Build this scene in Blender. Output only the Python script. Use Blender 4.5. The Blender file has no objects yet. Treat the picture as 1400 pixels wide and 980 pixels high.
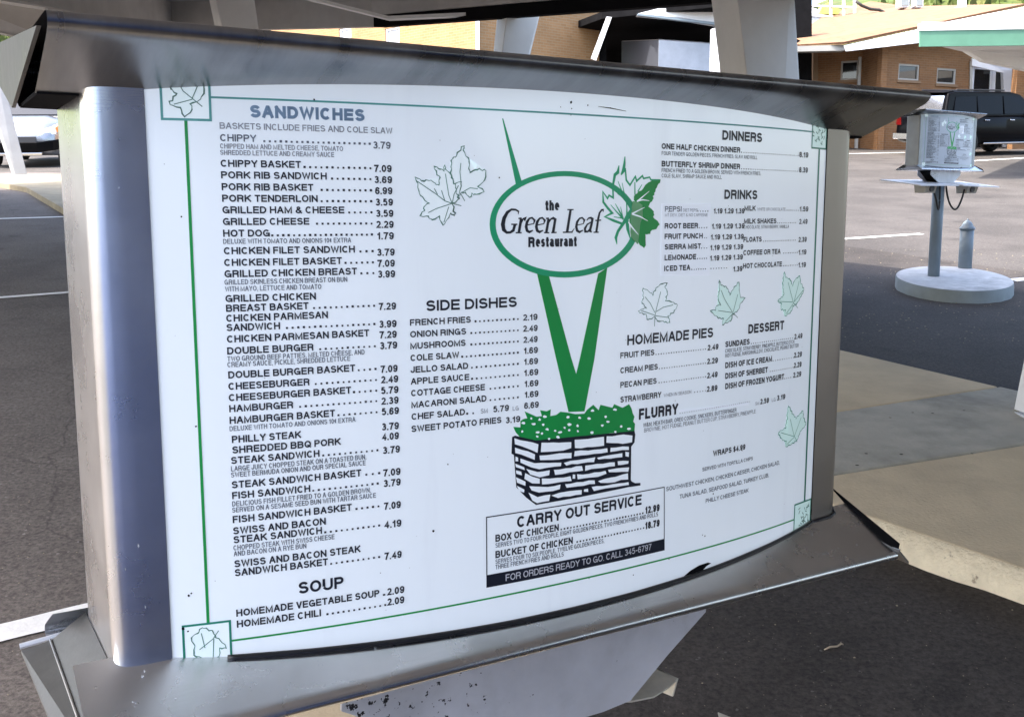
import bpy, bmesh, math, random, json
from mathutils import Vector, Matrix
random.seed(7)
PI = math.pi; R = math.radians
sc = bpy.context.scene
COL = sc.collection

# ---------------------------------------------------------------- camera, world, sun, exposure
EYE = 1.70; PITCH = 0.14256; F = 1391.25
cam = bpy.data.objects.new('camera', bpy.data.cameras.new('camera')); COL.objects.link(cam)
cam.location = (0, 0, EYE); cam.rotation_euler = (PI/2 - PITCH, 0, 0)
cam.data.sensor_width = 36; cam.data.lens = 36*F/1400; cam.data.clip_start = 0.05; cam.data.clip_end = 2000
sc.camera = cam
SUN_EL = 57; SUN_AZ = -112          # azimuth of the sun, degrees clockwise from +Y
w = bpy.data.worlds.new('World'); sc.world = w; w.use_nodes = True
wn = w.node_tree.nodes; bg = wn['Background']
sky = wn.new('ShaderNodeTexSky'); sky.sky_type = 'NISHITA'; sky.sun_disc = False
sky.sun_elevation = R(SUN_EL); sky.sun_rotation = R(SUN_AZ); sky.air_density = 1.0; sky.dust_density = 4.0; sky.ozone_density = 0.4
w.node_tree.links.new(sky.outputs[0], bg.inputs[0]); bg.inputs[1].default_value = 0.15
sd = Vector((math.sin(R(SUN_AZ))*math.cos(R(SUN_EL)), math.cos(R(SUN_AZ))*math.cos(R(SUN_EL)), math.sin(R(SUN_EL))))
sl = bpy.data.lights.new('sun', 'SUN'); sl.energy = 2.0; sl.angle = R(0.6); sl.color = (1.0, 0.95, 0.87)
so = bpy.data.objects.new('sun', sl); COL.objects.link(so); so.rotation_euler = sd.to_track_quat('Z', 'Y').to_euler(); so.location = sd*60
sc.view_settings.view_transform = 'Standard'; sc.view_settings.look = 'None'; sc.view_settings.exposure = 2.4; sc.view_settings.gamma = 1.0
try:
    sc.cycles.max_bounces = 8; sc.cycles.use_denoising = True
except Exception: pass

# ---------------------------------------------------------------- geometry helpers
SL = math.tan(0.1069)                       # the lot climbs away from the street
def gz(y): return SL*y
cp, sp_ = math.cos(PITCH), math.sin(PITCH)
def ray(px, py):
    a = (px-700)/F; b = (490-py)/F
    return Vector((a, cp + b*sp_, -sp_ + b*cp))
def P(px, py, d):                           # point seen at px,py at distance d ahead
    r = ray(px, py); t = d/r.y
    return Vector((r.x*t, d, EYE + r.z*t))
def G(px, py, h=0.0):                       # point on the sloping lot (raised by h)
    r = ray(px, py); t = (EYE - h)/(SL*r.y - r.z)
    return Vector((r.x*t, r.y*t, SL*r.y*t + h))
def onz(px, d, h=0.0):                      # point above the lot at lateral px and distance d
    return Vector(((px-700)/F*d*(cp + 0), d, gz(d)+h))

def mk(name, verts, faces, mat=None, parent=None, smooth=False, loc=None):
    me = bpy.data.meshes.new(name); me.from_pydata([tuple(v) for v in verts], [], [tuple(f) for f in faces]); me.update()
    if smooth:
        for p in me.polygons: p.use_smooth = True
    o = bpy.data.objects.new(name, me); COL.objects.link(o)
    if mat: me.materials.append(mat)
    if parent: o.parent = parent
    if loc: o.location = loc
    return o
def fixn(o):
    bm = bmesh.new(); bm.from_mesh(o.data); bmesh.ops.recalc_face_normals(bm, faces=bm.faces); bm.to_mesh(o.data); bm.free(); return o
def bev(o, wd=0.01, seg=2):
    m = o.modifiers.new('bevel', 'BEVEL'); m.width = wd; m.segments = seg; m.limit_method = 'ANGLE'; m.angle_limit = R(40); return o
def tag(o, label=None, cat=None, group=None, kind=None):
    if label: o['label'] = label
    if cat: o['category'] = cat
    if group: o['group'] = group
    if kind: o['kind'] = kind
    return o
def empty(name, loc, rz=0, **k):
    o = bpy.data.objects.new(name, None); COL.objects.link(o); o.location = loc; o.rotation_euler = (0, 0, rz); o.empty_display_size = .2
    return tag(o, **k)
BOXF = [(0,1,2,3),(7,6,5,4),(0,4,5,1),(1,5,6,2),(2,6,7,3),(3,7,4,0)]
class MB:
    def __init__(s): s.v = []; s.f = []
    def add(s, v, f):
        n = len(s.v); s.v += [tuple(a) for a in v]; s.f += [tuple(i+n for i in q) for q in f]; return s
    def box(s, a, b):
        x0,y0,z0 = a; x1,y1,z1 = b
        return s.add([(x0,y0,z0),(x1,y0,z0),(x1,y1,z0),(x0,y1,z0),(x0,y0,z1),(x1,y0,z1),(x1,y1,z1),(x0,y1,z1)], [(3,2,1,0),(4,5,6,7),(0,1,5,4),(1,2,6,5),(2,3,7,6),(3,0,4,7)])
    def hexa(s, p): return s.add(p, BOXF)
    def poly(s, pts, off):                  # polygon extruded by a vector
        n = len(pts); off = Vector(off); b = [Vector(p) for p in pts]; t = [p+off for p in b]
        return s.add(b+t, [tuple(range(n))[::-1], tuple(range(n, 2*n))] + [(i, (i+1) % n, n+(i+1) % n, n+i) for i in range(n)])
    def tube(s, path, r, n=8, cap=True):
        path = [Vector(p) for p in path]; rs = r if isinstance(r, (list, tuple)) else [r]*len(path); v = []; f = []
        up = Vector((0,0,1))
        for i, p in enumerate(path):
            t = (path[min(i+1, len(path)-1)] - path[max(i-1, 0)]).normalized()
            a = t.cross(up) if abs(t.z) < .95 else t.cross(Vector((0,1,0))); a.normalize(); b = t.cross(a)
            for k in range(n):
                an = 2*PI*k/n; v.append(p + (a*math.cos(an) + b*math.sin(an))*rs[i])
        for i in range(len(path)-1):
            for k in range(n): f.append((i*n+k, i*n+(k+1) % n, (i+1)*n+(k+1) % n, (i+1)*n+k))
        if cap: f += [tuple(range(n))[::-1], tuple(range((len(path)-1)*n, len(path)*n))]
        return s.add(v, f)
    def lathe(s, c, prof, n=32, sx=1, sy=1, rz=0):
        v = []; f = []; m = len(prof); ca, sa = math.cos(rz), math.sin(rz)
        for r, z in prof:
            for k in range(n):
                a = 2*PI*k/n; x = r*math.cos(a)*sx; y = r*math.sin(a)*sy
                v.append((c[0]+x*ca-y*sa, c[1]+x*sa+y*ca, c[2]+z))
        for i in range(m-1):
            for k in range(n): f.append((i*n+k, i*n+(k+1) % n, (i+1)*n+(k+1) % n, (i+1)*n+k))
        f += [tuple(range(n))[::-1], tuple(range((m-1)*n, m*n))]
        return s.add(v, f)
    def prof(s, pts, x0, x1, thick=0.0):    # open YZ profile swept along X
        n = len(pts); v = [(x0,)+tuple(p) for p in pts] + [(x1,)+tuple(p) for p in pts]
        return s.add(v, [(i, i+1, n+i+1, n+i) for i in range(n-1)])
    def build(s, name, mat=None, parent=None, smooth=False, fix=True):
        o = mk(name, s.v, s.f, mat, parent, smooth)
        return fixn(o) if fix else o
def copy_obj(o, parent=None):
    c = o.copy(); COL.objects.link(c)
    if parent: c.parent = parent
    return c

# ---------------------------------------------------------------- materials
MATS = {}
def nodes(m): return m.node_tree.nodes, m.node_tree.links
def mat(name, col, rough=.6, metal=0.0, var=0.0, vscale=5.0, bump=0.0, bscale=60.0, spec=.5, coat=0.0, col2=None, c2scale=3.0, c2lo=.45, c2hi=.6, stretch=None, aniso=0.0, rvar=0.0, emit=None):
    m = bpy.data.materials.new(name); m.use_nodes = True; N, L = nodes(m); b = N['Principled BSDF']
    b.inputs['Roughness'].default_value = rough; b.inputs['Metallic'].default_value = metal; b.inputs['Specular IOR Level'].default_value = spec
    b.inputs['Coat Weight'].default_value = coat; b.inputs['Coat Roughness'].default_value = .06
    b.inputs['Anisotropic'].default_value = aniso
    b.inputs['Base Color'].default_value = (*col, 1)
    tc = N.new('ShaderNodeTexCoord'); mp = N.new('ShaderNodeMapping'); L.new(tc.outputs['Object'], mp.inputs['Vector'])
    if stretch: mp.inputs['Scale'].default_value = stretch
    src = None
    if var or col2:
        n1 = N.new('ShaderNodeTexNoise'); n1.inputs['Scale'].default_value = vscale; n1.inputs['Detail'].default_value = 6; n1.inputs['Roughness'].default_value = .62
        L.new(mp.outputs[0], n1.inputs['Vector'])
        mx = N.new('ShaderNodeMix'); mx.data_type = 'RGBA'
        mx.inputs['A'].default_value = (*[c*(1-var) for c in col], 1); mx.inputs['B'].default_value = (*[min(1, c*(1+var)) for c in col], 1)
        rp = N.new('ShaderNodeMapRange'); rp.inputs['From Min'].default_value = .3; rp.inputs['From Max'].default_value = .7
        L.new(n1.outputs['Fac'], rp.inputs['Value']); L.new(rp.outputs[0], mx.inputs['Factor']); src = mx.outputs['Result']
        if col2:
            n2 = N.new('ShaderNodeTexNoise'); n2.inputs['Scale'].default_value = c2scale; n2.inputs['Detail'].default_value = 8; n2.inputs['Roughness'].default_value = .65
            L.new(mp.outputs[0], n2.inputs['Vector'])
            r2 = N.new('ShaderNodeMapRange'); r2.inputs['From Min'].default_value = c2lo; r2.inputs['From Max'].default_value = c2hi; L.new(n2.outputs['Fac'], r2.inputs['Value'])
            m2 = N.new('ShaderNodeMix'); m2.data_type = 'RGBA'; L.new(src, m2.inputs['A']); m2.inputs['B'].default_value = (*col2, 1); L.new(r2.outputs[0], m2.inputs['Factor']); src = m2.outputs['Result']
        L.new(src, b.inputs['Base Color'])
        if rvar:
            rr = N.new('ShaderNodeMapRange'); rr.inputs['From Min'].default_value = .3; rr.inputs['From Max'].default_value = .7
            rr.inputs['To Min'].default_value = max(.02, rough-rvar); rr.inputs['To Max'].default_value = rough+rvar
            L.new(n1.outputs['Fac'], rr.inputs['Value']); L.new(rr.outputs[0], b.inputs['Roughness'])
    if bump:
        n3 = N.new('ShaderNodeTexNoise'); n3.inputs['Scale'].default_value = bscale; n3.inputs['Detail'].default_value = 4; L.new(mp.outputs[0], n3.inputs['Vector'])
        bp = N.new('ShaderNodeBump'); bp.inputs['Strength'].default_value = bump; bp.inputs['Distance'].default_value = .01
        L.new(n3.outputs['Fac'], bp.inputs['Height']); L.new(bp.outputs[0], b.inputs['Normal'])
    MATS[name] = m; return m

def asphalt(name, col, speck, dist=.004, wear=None):
    m = mat(name, col, rough=.88, var=.22, vscale=.9, spec=.3, col2=wear or tuple(c*1.35 for c in col), c2scale=.45, c2lo=.45, c2hi=.7)
    N, L = nodes(m); b = N['Principled BSDF']; tc = N['Texture Coordinate']
    base = b.inputs['Base Color'].links[0].from_socket
    v = N.new('ShaderNodeTexVoronoi'); v.inputs['Scale'].default_value = 120; L.new(tc.outputs['Object'], v.inputs['Vector'])
    n = N.new('ShaderNodeTexNoise'); n.inputs['Scale'].default_value = 55; n.inputs['Detail'].default_value = 5; n.inputs['Roughness'].default_value = .75; L.new(tc.outputs['Object'], n.inputs['Vector'])
    r = N.new('ShaderNodeMapRange'); r.inputs['From Min'].default_value = .35; r.inputs['From Max'].default_value = .68; r.inputs['To Min'].default_value = .55; r.inputs['To Max'].default_value = 1.55; L.new(n.outputs['Fac'], r.inputs['Value'])
    mu = N.new('ShaderNodeMix'); mu.data_type = 'RGBA'; mu.blend_type = 'MULTIPLY'; mu.inputs['Factor'].default_value = 1
    L.new(base, mu.inputs['A']); L.new(r.outputs[0], mu.inputs['B'])
    rs = N.new('ShaderNodeMapRange'); rs.inputs['From Min'].default_value = .93; rs.inputs['From Max'].default_value = .97; L.new(v.outputs['Color'], rs.inputs['Value'])
    ms = N.new('ShaderNodeMix'); ms.data_type = 'RGBA'; L.new(rs.outputs[0], ms.inputs['Factor']); L.new(mu.outputs['Result'], ms.inputs['A']); ms.inputs['B'].default_value = (*speck, 1)
    L.new(ms.outputs['Result'], b.inputs['Base Color'])
    # a few wandering cracks and oil spots
    dn = N.new('ShaderNodeTexNoise'); dn.inputs['Scale'].default_value = 2.5; dn.inputs['Detail'].default_value = 5; L.new(tc.outputs['Object'], dn.inputs['Vector'])
    dm = N.new('ShaderNodeMix'); dm.data_type = 'RGBA'; dm.inputs['Factor'].default_value = .16; L.new(tc.outputs['Object'], dm.inputs['A']); L.new(dn.outputs['Color'], dm.inputs['B'])
    cv = N.new('ShaderNodeTexVoronoi'); cv.feature = 'DISTANCE_TO_EDGE'; cv.inputs['Scale'].default_value = .42; L.new(dm.outputs['Result'], cv.inputs['Vector'])
    cr = N.new('ShaderNodeMapRange'); cr.inputs['From Min'].default_value = .0; cr.inputs['From Max'].default_value = .0028; cr.inputs['To Min'].default_value = .66; L.new(cv.outputs['Distance'], cr.inputs['Value'])
    on = N.new('ShaderNodeTexNoise'); on.inputs['Scale'].default_value = 1.7; on.inputs['Detail'].default_value = 2; L.new(tc.outputs['Object'], on.inputs['Vector'])
    orr = N.new('ShaderNodeMapRange'); orr.inputs['From Min'].default_value = .64; orr.inputs['From Max'].default_value = .74; orr.inputs['To Min'].default_value = 1; orr.inputs['To Max'].default_value = .55; L.new(on.outputs['Fac'], orr.inputs['Value'])
    mm = N.new('ShaderNodeMath'); mm.operation = 'MULTIPLY'; L.new(cr.outputs[0], mm.inputs[0]); L.new(orr.outputs[0], mm.inputs[1])
    mk_ = N.new('ShaderNodeMix'); mk_.data_type = 'RGBA'; mk_.blend_type = 'MULTIPLY'; mk_.inputs['Factor'].default_value = 1; L.new(ms.outputs['Result'], mk_.inputs['A']); L.new(mm.outputs[0], mk_.inputs['B']); L.new(mk_.outputs['Result'], b.inputs['Base Color'])
    bp = N.new('ShaderNodeBump'); bp.inputs['Strength'].default_value = .7; bp.inputs['Distance'].default_value = dist; L.new(n.outputs['Fac'], bp.inputs['Height']); L.new(bp.outputs[0], b.inputs['Normal'])
    return m

def brickmat(name, c1, c2, mortar, rough=.85):
    m = bpy.data.materials.new(name); m.use_nodes = True; N, L = nodes(m); b = N['Principled BSDF']; b.inputs['Roughness'].default_value = rough
    uv = N.new('ShaderNodeUVMap'); br = N.new('ShaderNodeTexBrick'); L.new(uv.outputs[0], br.inputs['Vector'])
    br.inputs['Scale'].default_value = 1; br.inputs['Brick Width'].default_value = .23; br.inputs['Row Height'].default_value = .078; br.inputs['Mortar Size'].default_value = .008
    br.inputs['Color1'].default_value = (*c1, 1); br.inputs['Color2'].default_value = (*c2, 1); br.inputs['Mortar'].default_value = (*mortar, 1)
    n = N.new('ShaderNodeTexNoise'); n.inputs['Scale'].default_value = 1.3; n.inputs['Detail'].default_value = 6; L.new(uv.outputs[0], n.inputs['Vector'])
    mp = N.new('ShaderNodeMapRange'); mp.inputs['To Min'].default_value = .75; mp.inputs['To Max'].default_value = 1.25; L.new(n.outputs['Fac'], mp.inputs['Value'])
    mu = N.new('ShaderNodeMix'); mu.data_type = 'RGBA'; mu.blend_type = 'MULTIPLY'; mu.inputs['Factor'].default_value = 1
    L.new(br.outputs['Color'], mu.inputs['A']); L.new(mp.outputs[0], mu.inputs['B']); L.new(mu.outputs['Result'], b.inputs['Base Color'])
    bp = N.new('ShaderNodeBump'); bp.inputs['Strength'].default_value = .6; bp.inputs['Distance'].default_value = .01; bp.invert = True; L.new(br.outputs['Fac'], bp.inputs['Height']); L.new(bp.outputs[0], b.inputs['Normal'])
    return m

M = {}
M['rubber'] = mat('gasket_rubber', (.014,.014,.016), .38, var=.2, vscale=40, spec=.5)
M['asphalt'] = asphalt('worn_asphalt', (.060,.053,.048), (.2,.18,.17), .004, (.086,.077,.071))
M['asphalt_dark'] = asphalt('shaded_sealed_asphalt', (.045,.038,.033), (.12,.11,.10), .006, (.068,.058,.052))
M['line'] = mat('marking_paint', (.88,.87,.84), .7, var=.08, vscale=14, col2=(.35,.33,.32), c2scale=30, c2lo=.66, c2hi=.75, bump=.2)
M['conc_tan'] = mat('tan_concrete', (.62,.50,.33), .9, var=.12, vscale=2.2, bump=.4, bscale=70, col2=(.48,.38,.25), c2scale=1.6, c2lo=.5, c2hi=.75)
M['conc_grey'] = mat('grey_concrete', (.47,.435,.36), .85, var=.15, vscale=1.8, bump=.3, bscale=70, col2=(.30,.28,.23), c2scale=1.7, c2lo=.45, c2hi=.65)
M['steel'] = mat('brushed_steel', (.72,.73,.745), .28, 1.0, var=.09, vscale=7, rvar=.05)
M['steel_right'] = mat('brown_reflection_steel', (.36,.33,.30), .38, 1.0, var=.08, vscale=5, rvar=.06)  # brown reflection put into the steel's own colour
M['kerb_pale'] = mat('pale_chipped_kerb', (.74,.64,.46), .9, var=.15, vscale=9, bump=.8, bscale=45, col2=(.30,.24,.17), c2scale=14, c2lo=.62, c2hi=.68)  # pale base carries sunlight on the kerb; the chips are damage
M['box_shaded'] = mat('shaded_sheet_metal', (.05,.055,.068), .5)  # dark side colour stands for shade on the box
M['box_pale'] = mat('pale_blue_grey_sheet_metal', (.36,.39,.44), .45, var=.1, vscale=3)
M['conc_kerb'] = mat('kerb_concrete', (.30,.255,.17), .9, var=.2, vscale=3, bump=.3, bscale=60)
M['steel_dull'] = mat('dull_steel', (.36,.37,.36), .5, .6, var=.1, vscale=8)
M['steel_v'] = mat('visor_steel', (.27,.28,.30), .30, 1.0, var=.26, vscale=3, bump=.02, bscale=120, rvar=.07, stretch=(9,1.2,1.2))
M['steel_worn'] = mat('scratched_steel', (.125,.125,.12), .5, .35, var=.18, vscale=9, bump=.08, bscale=60, col2=(.5,.5,.49), c2scale=26, c2lo=.68, c2hi=.71, rvar=.1)
M['black'] = mat('black_shade_and_dirt', (.008,.008,.009), .85, var=.2, spec=.03)
M['shadow_metal'] = mat('dark_metal_and_shade', (.010,.010,.011), .95, var=.2, spec=.02)  # near-black, also painted where only shade falls
M['sheet'] = mat('menu_acrylic', (.79,.865,.93), .13, spec=.8, var=.012, vscale=3, rvar=.05, stretch=(7,1,.7), col2=(.70,.76,.84), c2scale=2.2, c2lo=.58, c2hi=.85)
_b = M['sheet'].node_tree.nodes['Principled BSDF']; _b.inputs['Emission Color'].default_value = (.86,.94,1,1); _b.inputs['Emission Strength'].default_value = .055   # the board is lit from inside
M['ink'] = mat('black_ink', (.018,.022,.035), .3, spec=.4)
M['ink_mid'] = mat('worn_black_ink', (.12,.14,.18), .3, var=.3, vscale=18)
M['ink_glare'] = mat('glare_washed_blue_ink', (.22,.33,.46), .3, var=.25, vscale=22)  # glare over the top heading put into its ink colour
M['ink_grey'] = mat('grey_ink', (.28,.30,.34), .3, var=.3, vscale=25)
M['ink_white'] = mat('white_ink', (.7,.72,.76), .3)
M['green'] = mat('green_ink', (.015,.36,.075), .28, var=.1, vscale=4, spec=.45)
M['green_logo'] = mat('sun_faded_green_ink', (.02,.45,.20), .28, var=.15, vscale=5)
M['green_pale'] = mat('pale_green_ink', (.18,.50,.22), .28, var=.3, vscale=14)
M['teal_line'] = mat('green_line_ink', (.02,.26,.17), .3, var=.2, vscale=7)
M['teal_fade'] = mat('faded_line_ink', (.13,.45,.42), .3, var=.2, vscale=7)
M['leaf_line'] = mat('dark_leaf_ink', (.09,.22,.17), .3, var=.5, vscale=40)
def glow(m, c, s=.06):
    b_ = m.node_tree.nodes['Principled BSDF']; b_.inputs['Emission Color'].default_value = (*c, 1); b_.inputs['Emission Strength'].default_value = s; return m
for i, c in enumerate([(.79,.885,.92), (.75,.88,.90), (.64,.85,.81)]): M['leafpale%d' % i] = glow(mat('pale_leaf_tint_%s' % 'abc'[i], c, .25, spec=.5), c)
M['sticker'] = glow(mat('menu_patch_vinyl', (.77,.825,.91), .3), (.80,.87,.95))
M['cream'] = mat('cream_canopy_paint', (.80,.79,.75), .55, var=.07, vscale=2, bump=.05)
M['column_grey'] = mat('grey_column_paint', (.34,.35,.37), .6, var=.1, vscale=3)
M['soffit'] = mat('canopy_soffit_paint', (.55,.545,.54), .8, var=.2, vscale=1.5, col2=(.14,.08,.05), c2scale=1.4, c2lo=.64, c2hi=.72)
M['beam'] = mat('canopy_beam_paint', (.48,.46,.43), .7, var=.15, vscale=2)
M['white'] = mat('white_trim_paint', (.78,.78,.80), .5, var=.04, vscale=3)
M['white_worn'] = mat('worn_white_paint', (.62,.65,.70), .45, var=.06, vscale=5, bump=.05, bscale=30)
M['pole'] = mat('blue_grey_pole_paint', (.19,.24,.28), .5, var=.12, vscale=8, bump=.05)
M['base'] = mat('blue_grey_base_paint', (.24,.28,.30), .7, var=.15, vscale=6, bump=.25, bscale=25, col2=(.5,.5,.5), c2scale=9, c2lo=.68, c2hi=.72)
M['basetop'] = mat('weathered_base_top', (.52,.52,.52), .8, var=.2, vscale=6, bump=.2, bscale=30, col2=(.34,.35,.35), c2scale=5, c2lo=.5, c2hi=.7)
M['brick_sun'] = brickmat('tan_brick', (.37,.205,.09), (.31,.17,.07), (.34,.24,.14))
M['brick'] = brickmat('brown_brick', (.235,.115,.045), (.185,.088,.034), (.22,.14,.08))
M['shingle'] = mat('brown_shingles', (.215,.122,.068), .9, var=.2, vscale=3, bump=.5, bscale=25, col2=(.17,.09,.05), c2scale=5, c2lo=.5, c2hi=.8)
M['canopy_green'] = mat('green_fascia_paint', (.10,.24,.16), .5, var=.12, vscale=2, col2=(.35,.42,.36), c2scale=1.3, c2lo=.66, c2hi=.76)
M['glass'] = mat('dark_window_glass', (.012,.014,.016), .06, spec=.8)
M['frame'] = mat('window_frame_paint', (.36,.35,.32), .5)
M['carblack'] = mat('black_car_paint', (.002,.002,.003), .3, coat=.07, spec=.10)
M['carblue'] = mat('blue_car_paint', (.085,.13,.30), .35, .2, coat=.4)
M['tint'] = mat('tinted_glass', (.002,.002,.003), .1, spec=.14)
M['mirror_glass'] = mat('reflecting_rear_glass', (.75,.76,.80), .12, .9)
M['asphalt_bright'] = asphalt('brightened_grey_asphalt', (.130,.112,.10), (.33,.30,.28), .005, (.165,.145,.13))
M['carsilver'] = mat('grey_car_paint', (.30,.31,.33), .25, .7, coat=1.0)
M['tyre'] = mat('tyre_rubber', (.02,.02,.02), .85)
M['rim'] = mat('alloy_rim', (.5,.5,.5), .3, .9)
M['chrome'] = mat('chrome', (.75,.75,.76), .12, 1.0)
M['red'] = mat('red_lamp_lens', (.09,.004,.004), .15, coat=1)
M['amber'] = mat('amber_lamp_lens', (.85,.25,.03), .2, coat=1)
M['lens'] = mat('clear_lamp_lens', (.8,.82,.84), .1, coat=1)
M['grass'] = mat('hill_grass', (.055,.085,.012), .9, var=.4, vscale=.7, bump=.6, bscale=6, col2=(.10,.10,.022), c2scale=.3, c2lo=.45, c2hi=.65)
M['cable'] = mat('black_cable', (.02,.018,.016), .6)
M['wood'] = mat('dry_twig', (.45,.36,.26), .9, var=.3, vscale=60)
M['alu'] = mat('worn_aluminium', (.66,.63,.54), .45, .25, var=.2, vscale=20, rvar=.1)
M['speaker_box'] = mat('cream_speaker_box', (.45,.42,.36), .6, var=.15, vscale=20)
M['grille'] = mat('speaker_grille', (.04,.04,.045), .5)
M['yellow'] = mat('yellow_plastic', (.55,.50,.12), .6, var=.3, vscale=4)
def grain(m, sc_, st=.12):
    N, L = nodes(m); b = N['Principled BSDF']; tc = N['Texture Coordinate']; mp = N.new('ShaderNodeMapping'); mp.inputs['Scale'].default_value = sc_; L.new(tc.outputs['Object'], mp.inputs['Vector'])
    n = N.new('ShaderNodeTexNoise'); n.inputs['Scale'].default_value = 1; n.inputs['Detail'].default_value = 2; L.new(mp.outputs[0], n.inputs['Vector'])
    bp = N.new('ShaderNodeBump'); bp.inputs['Strength'].default_value = st; bp.inputs['Distance'].default_value = .0004; L.new(n.outputs['Fac'], bp.inputs['Height']); L.new(bp.outputs[0], b.inputs['Normal'])
grain(M['steel'], (25, 25, 900)); grain(M['steel_right'], (25, 25, 900)); grain(M['steel_v'], (12, 500, 500))
M['sheet_far'] = mat('dimmer_menu_acrylic', (.56,.61,.68), .2, spec=.5, var=.05, vscale=8)  # darker copy of the menu sheet, without glow, for the far board
# white enamel with chipped black spots, thickest towards the lower left corner
def chipped():
    m = mat('chipped_white_enamel', (.60,.62,.66), .36, .1, var=.16, vscale=7, rvar=.1, col2=(.40,.42,.44), c2scale=9, c2lo=.52, c2hi=.8); N, L = nodes(m); b = N['Principled BSDF']; tc = N['Texture Coordinate']
    base = b.inputs['Base Color'].links[0].from_socket
    n = N.new('ShaderNodeTexNoise'); n.inputs['Scale'].default_value = 110; n.inputs['Detail'].default_value = 4; n.inputs['Roughness'].default_value = .6; L.new(tc.outputs['Object'], n.inputs['Vector'])
    sx = N.new('ShaderNodeSeparateXYZ'); L.new(tc.outputs['Object'], sx.inputs[0])
    th = N.new('ShaderNodeMapRange'); th.inputs['From Min'].default_value = -.22; th.inputs['From Max'].default_value = .0; th.inputs['To Min'].default_value = .565; th.inputs['To Max'].default_value = .70; L.new(sx.outputs['X'], th.inputs['Value'])
    gt = N.new('ShaderNodeMath'); gt.operation = 'GREATER_THAN'; L.new(n.outputs['Fac'], gt.inputs[0]); L.new(th.outputs[0], gt.inputs[1])
    mx = N.new('ShaderNodeMix'); mx.data_type = 'RGBA'; L.new(gt.outputs[0], mx.inputs['Factor']); L.new(base, mx.inputs['A']); mx.inputs['B'].default_value = (.012,.012,.016,1)
    L.new(mx.outputs['Result'], b.inputs['Base Color']); return m
M['chipped'] = chipped()

# ---------------------------------------------------------------- the setting
def sheet_poly(name, pts, lift, m, **k):
    pts = [Vector((p[0], p[1], gz(p[1])+lift)) for p in pts]
    o = mk(name, pts, [tuple(range(len(pts)))], m, **{}); 
    if o.data.polygons[0].normal.z < 0: o.data.flip_normals()
    return tag(o, **k)
v = []; f = []
xs_ = [-600,-120,-40,40,120,600]; ys_ = [-600,-100,0,30,70,600]
for y in ys_:
    for x in xs_: v.append((x, y, gz(y)))
for j in range(5):
    for i in range(5): a = j*6+i; f.append((a, a+1, a+7, a+6))
tag(mk('parking_lot', v, f, M['asphalt']), label='grey asphalt parking lot rising towards the buildings', kind='structure')
B1, B2 = G(1150,336), G(1278,354)
e = (B2-B1).normalized()
sheet_poly('shaded_sealed_patch', [(-.15,-3), (9,-3), B2+e*6, B2+e*2.2+Vector((.1,.1,0)), B2+e*1.1+Vector((-.05,0,0)), B2, B1, B1-e*1.2, (.9,11.8), (.15,6)], .004, M['asphalt_dark'], label='dark sealed asphalt with canopy shade painted into its tone', kind='structure')  # dark tone is partly the sealed surface, partly painted canopy shade

sheet_poly('brightened_asphalt_lane', [(-.15,-3), (.15,6), (.9,11.8), (-.5,14), (-6,25), (-16,24), (-16,-3)], .002, M['asphalt_bright'], label='grey asphalt lane on the left side, its colour brightened against the shade', kind='structure')  # paler sheet lifts the ground where canopy shade renders too dark
def stripe(a, b, wpx, label, fade=0):
    """a painted line between two pixels on the lot, w in metres"""
    A, B = G(*a), G(*b); d = (B-A); d.z = 0; d.normalize(); n = Vector((-d.y, d.x, 0))*wpx/2
    q = []; N_ = 14
    for s in (1, -1):
        rng = range(N_+1) if s == 1 else range(N_, -1, -1)
        for i in rng:
            p = A+(B-A)*i/N_ + n*s*(1+random.uniform(-.05,.05)); q.append((p.x, p.y))
    return sheet_poly('parking_line', q, .008, M['line'], label=label, cat='parking line', group='white lines painted on the lot')
stripe((-160,304.5), (260,292), .13, 'upper thin white line at the far left, nearest the kerb')
stripe((-160,420), (260,388), .095, 'middle white line at the left, crossing behind the steel case')
stripe((-160,907), (330,787), .125, 'broad white line at the lower left beside the tray')
stripe((1020,336), (1260,320.5), .10, 'white line ending left of the small menu board base')
stripe((1383,384), (1500,374), .13, 'short white line running right from the oval base')
stripe((1100,212), (1238,209), .14, 'white line in front of the brick building, left of the black vehicle')
stripe((1320,221), (1480,212), .16, 'white line beside the black vehicle')

# concrete kerb island under the canopy
def lineint(a, b, c, d):
    x1,y1,x2,y2,x3,y3,x4,y4 = a.x,a.y,b.x,b.y,c.x,c.y,d.x,d.y
    D = (x1-x2)*(y3-y4)-(y1-y2)*(x3-x4); t = ((x1-x3)*(y3-y4)-(y1-y3)*(x3-x4))/D
    return Vector((x1+t*(x2-x1), y1+t*(y2-y1), 0))
KH = .10
nb = (G(1232,748), G(1400,811)); nt = (G(1275,735,KH), G(1400,777,KH)); fe = (G(1150,478,KH), G(1400,536,KH))
J1 = (G(1140,563,KH), G(1270,543,KH)); J2 = (G(1140,648,KH), G(1400,607,KH))
isl = empty('concrete_island', (nt[0].x, nt[0].y, gz(nt[0].y)), label='raised concrete island in tan and grey slabs', kind='structure')
O = Vector(isl.location)
def slab(name, q, m, h0=-.02, h1=KH, label=None, parent=isl):
    mb = MB(); rel = O if parent is isl else Vector(parent.location); n = len(q)
    lo = [Vector((p.x, p.y, gz(p.y)+h0))-rel for p in q]; hi = [Vector((p.x, p.y, gz(p.y)+h1))-rel for p in q]
    mb.add(lo+hi, [tuple(range(n)), tuple(range(n, 2*n))]+[(i, (i+1) % n, n+(i+1) % n, n+i) for i in range(n)])
    return tag(bev(mb.build(name, m, parent), .012, 3), label=label)
def off(l, d):
    a, b = l; t = (b-a); t.z = 0; t.normalize(); n = Vector((-t.y, t.x, 0))*d; return (a+n, b+n)
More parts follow.
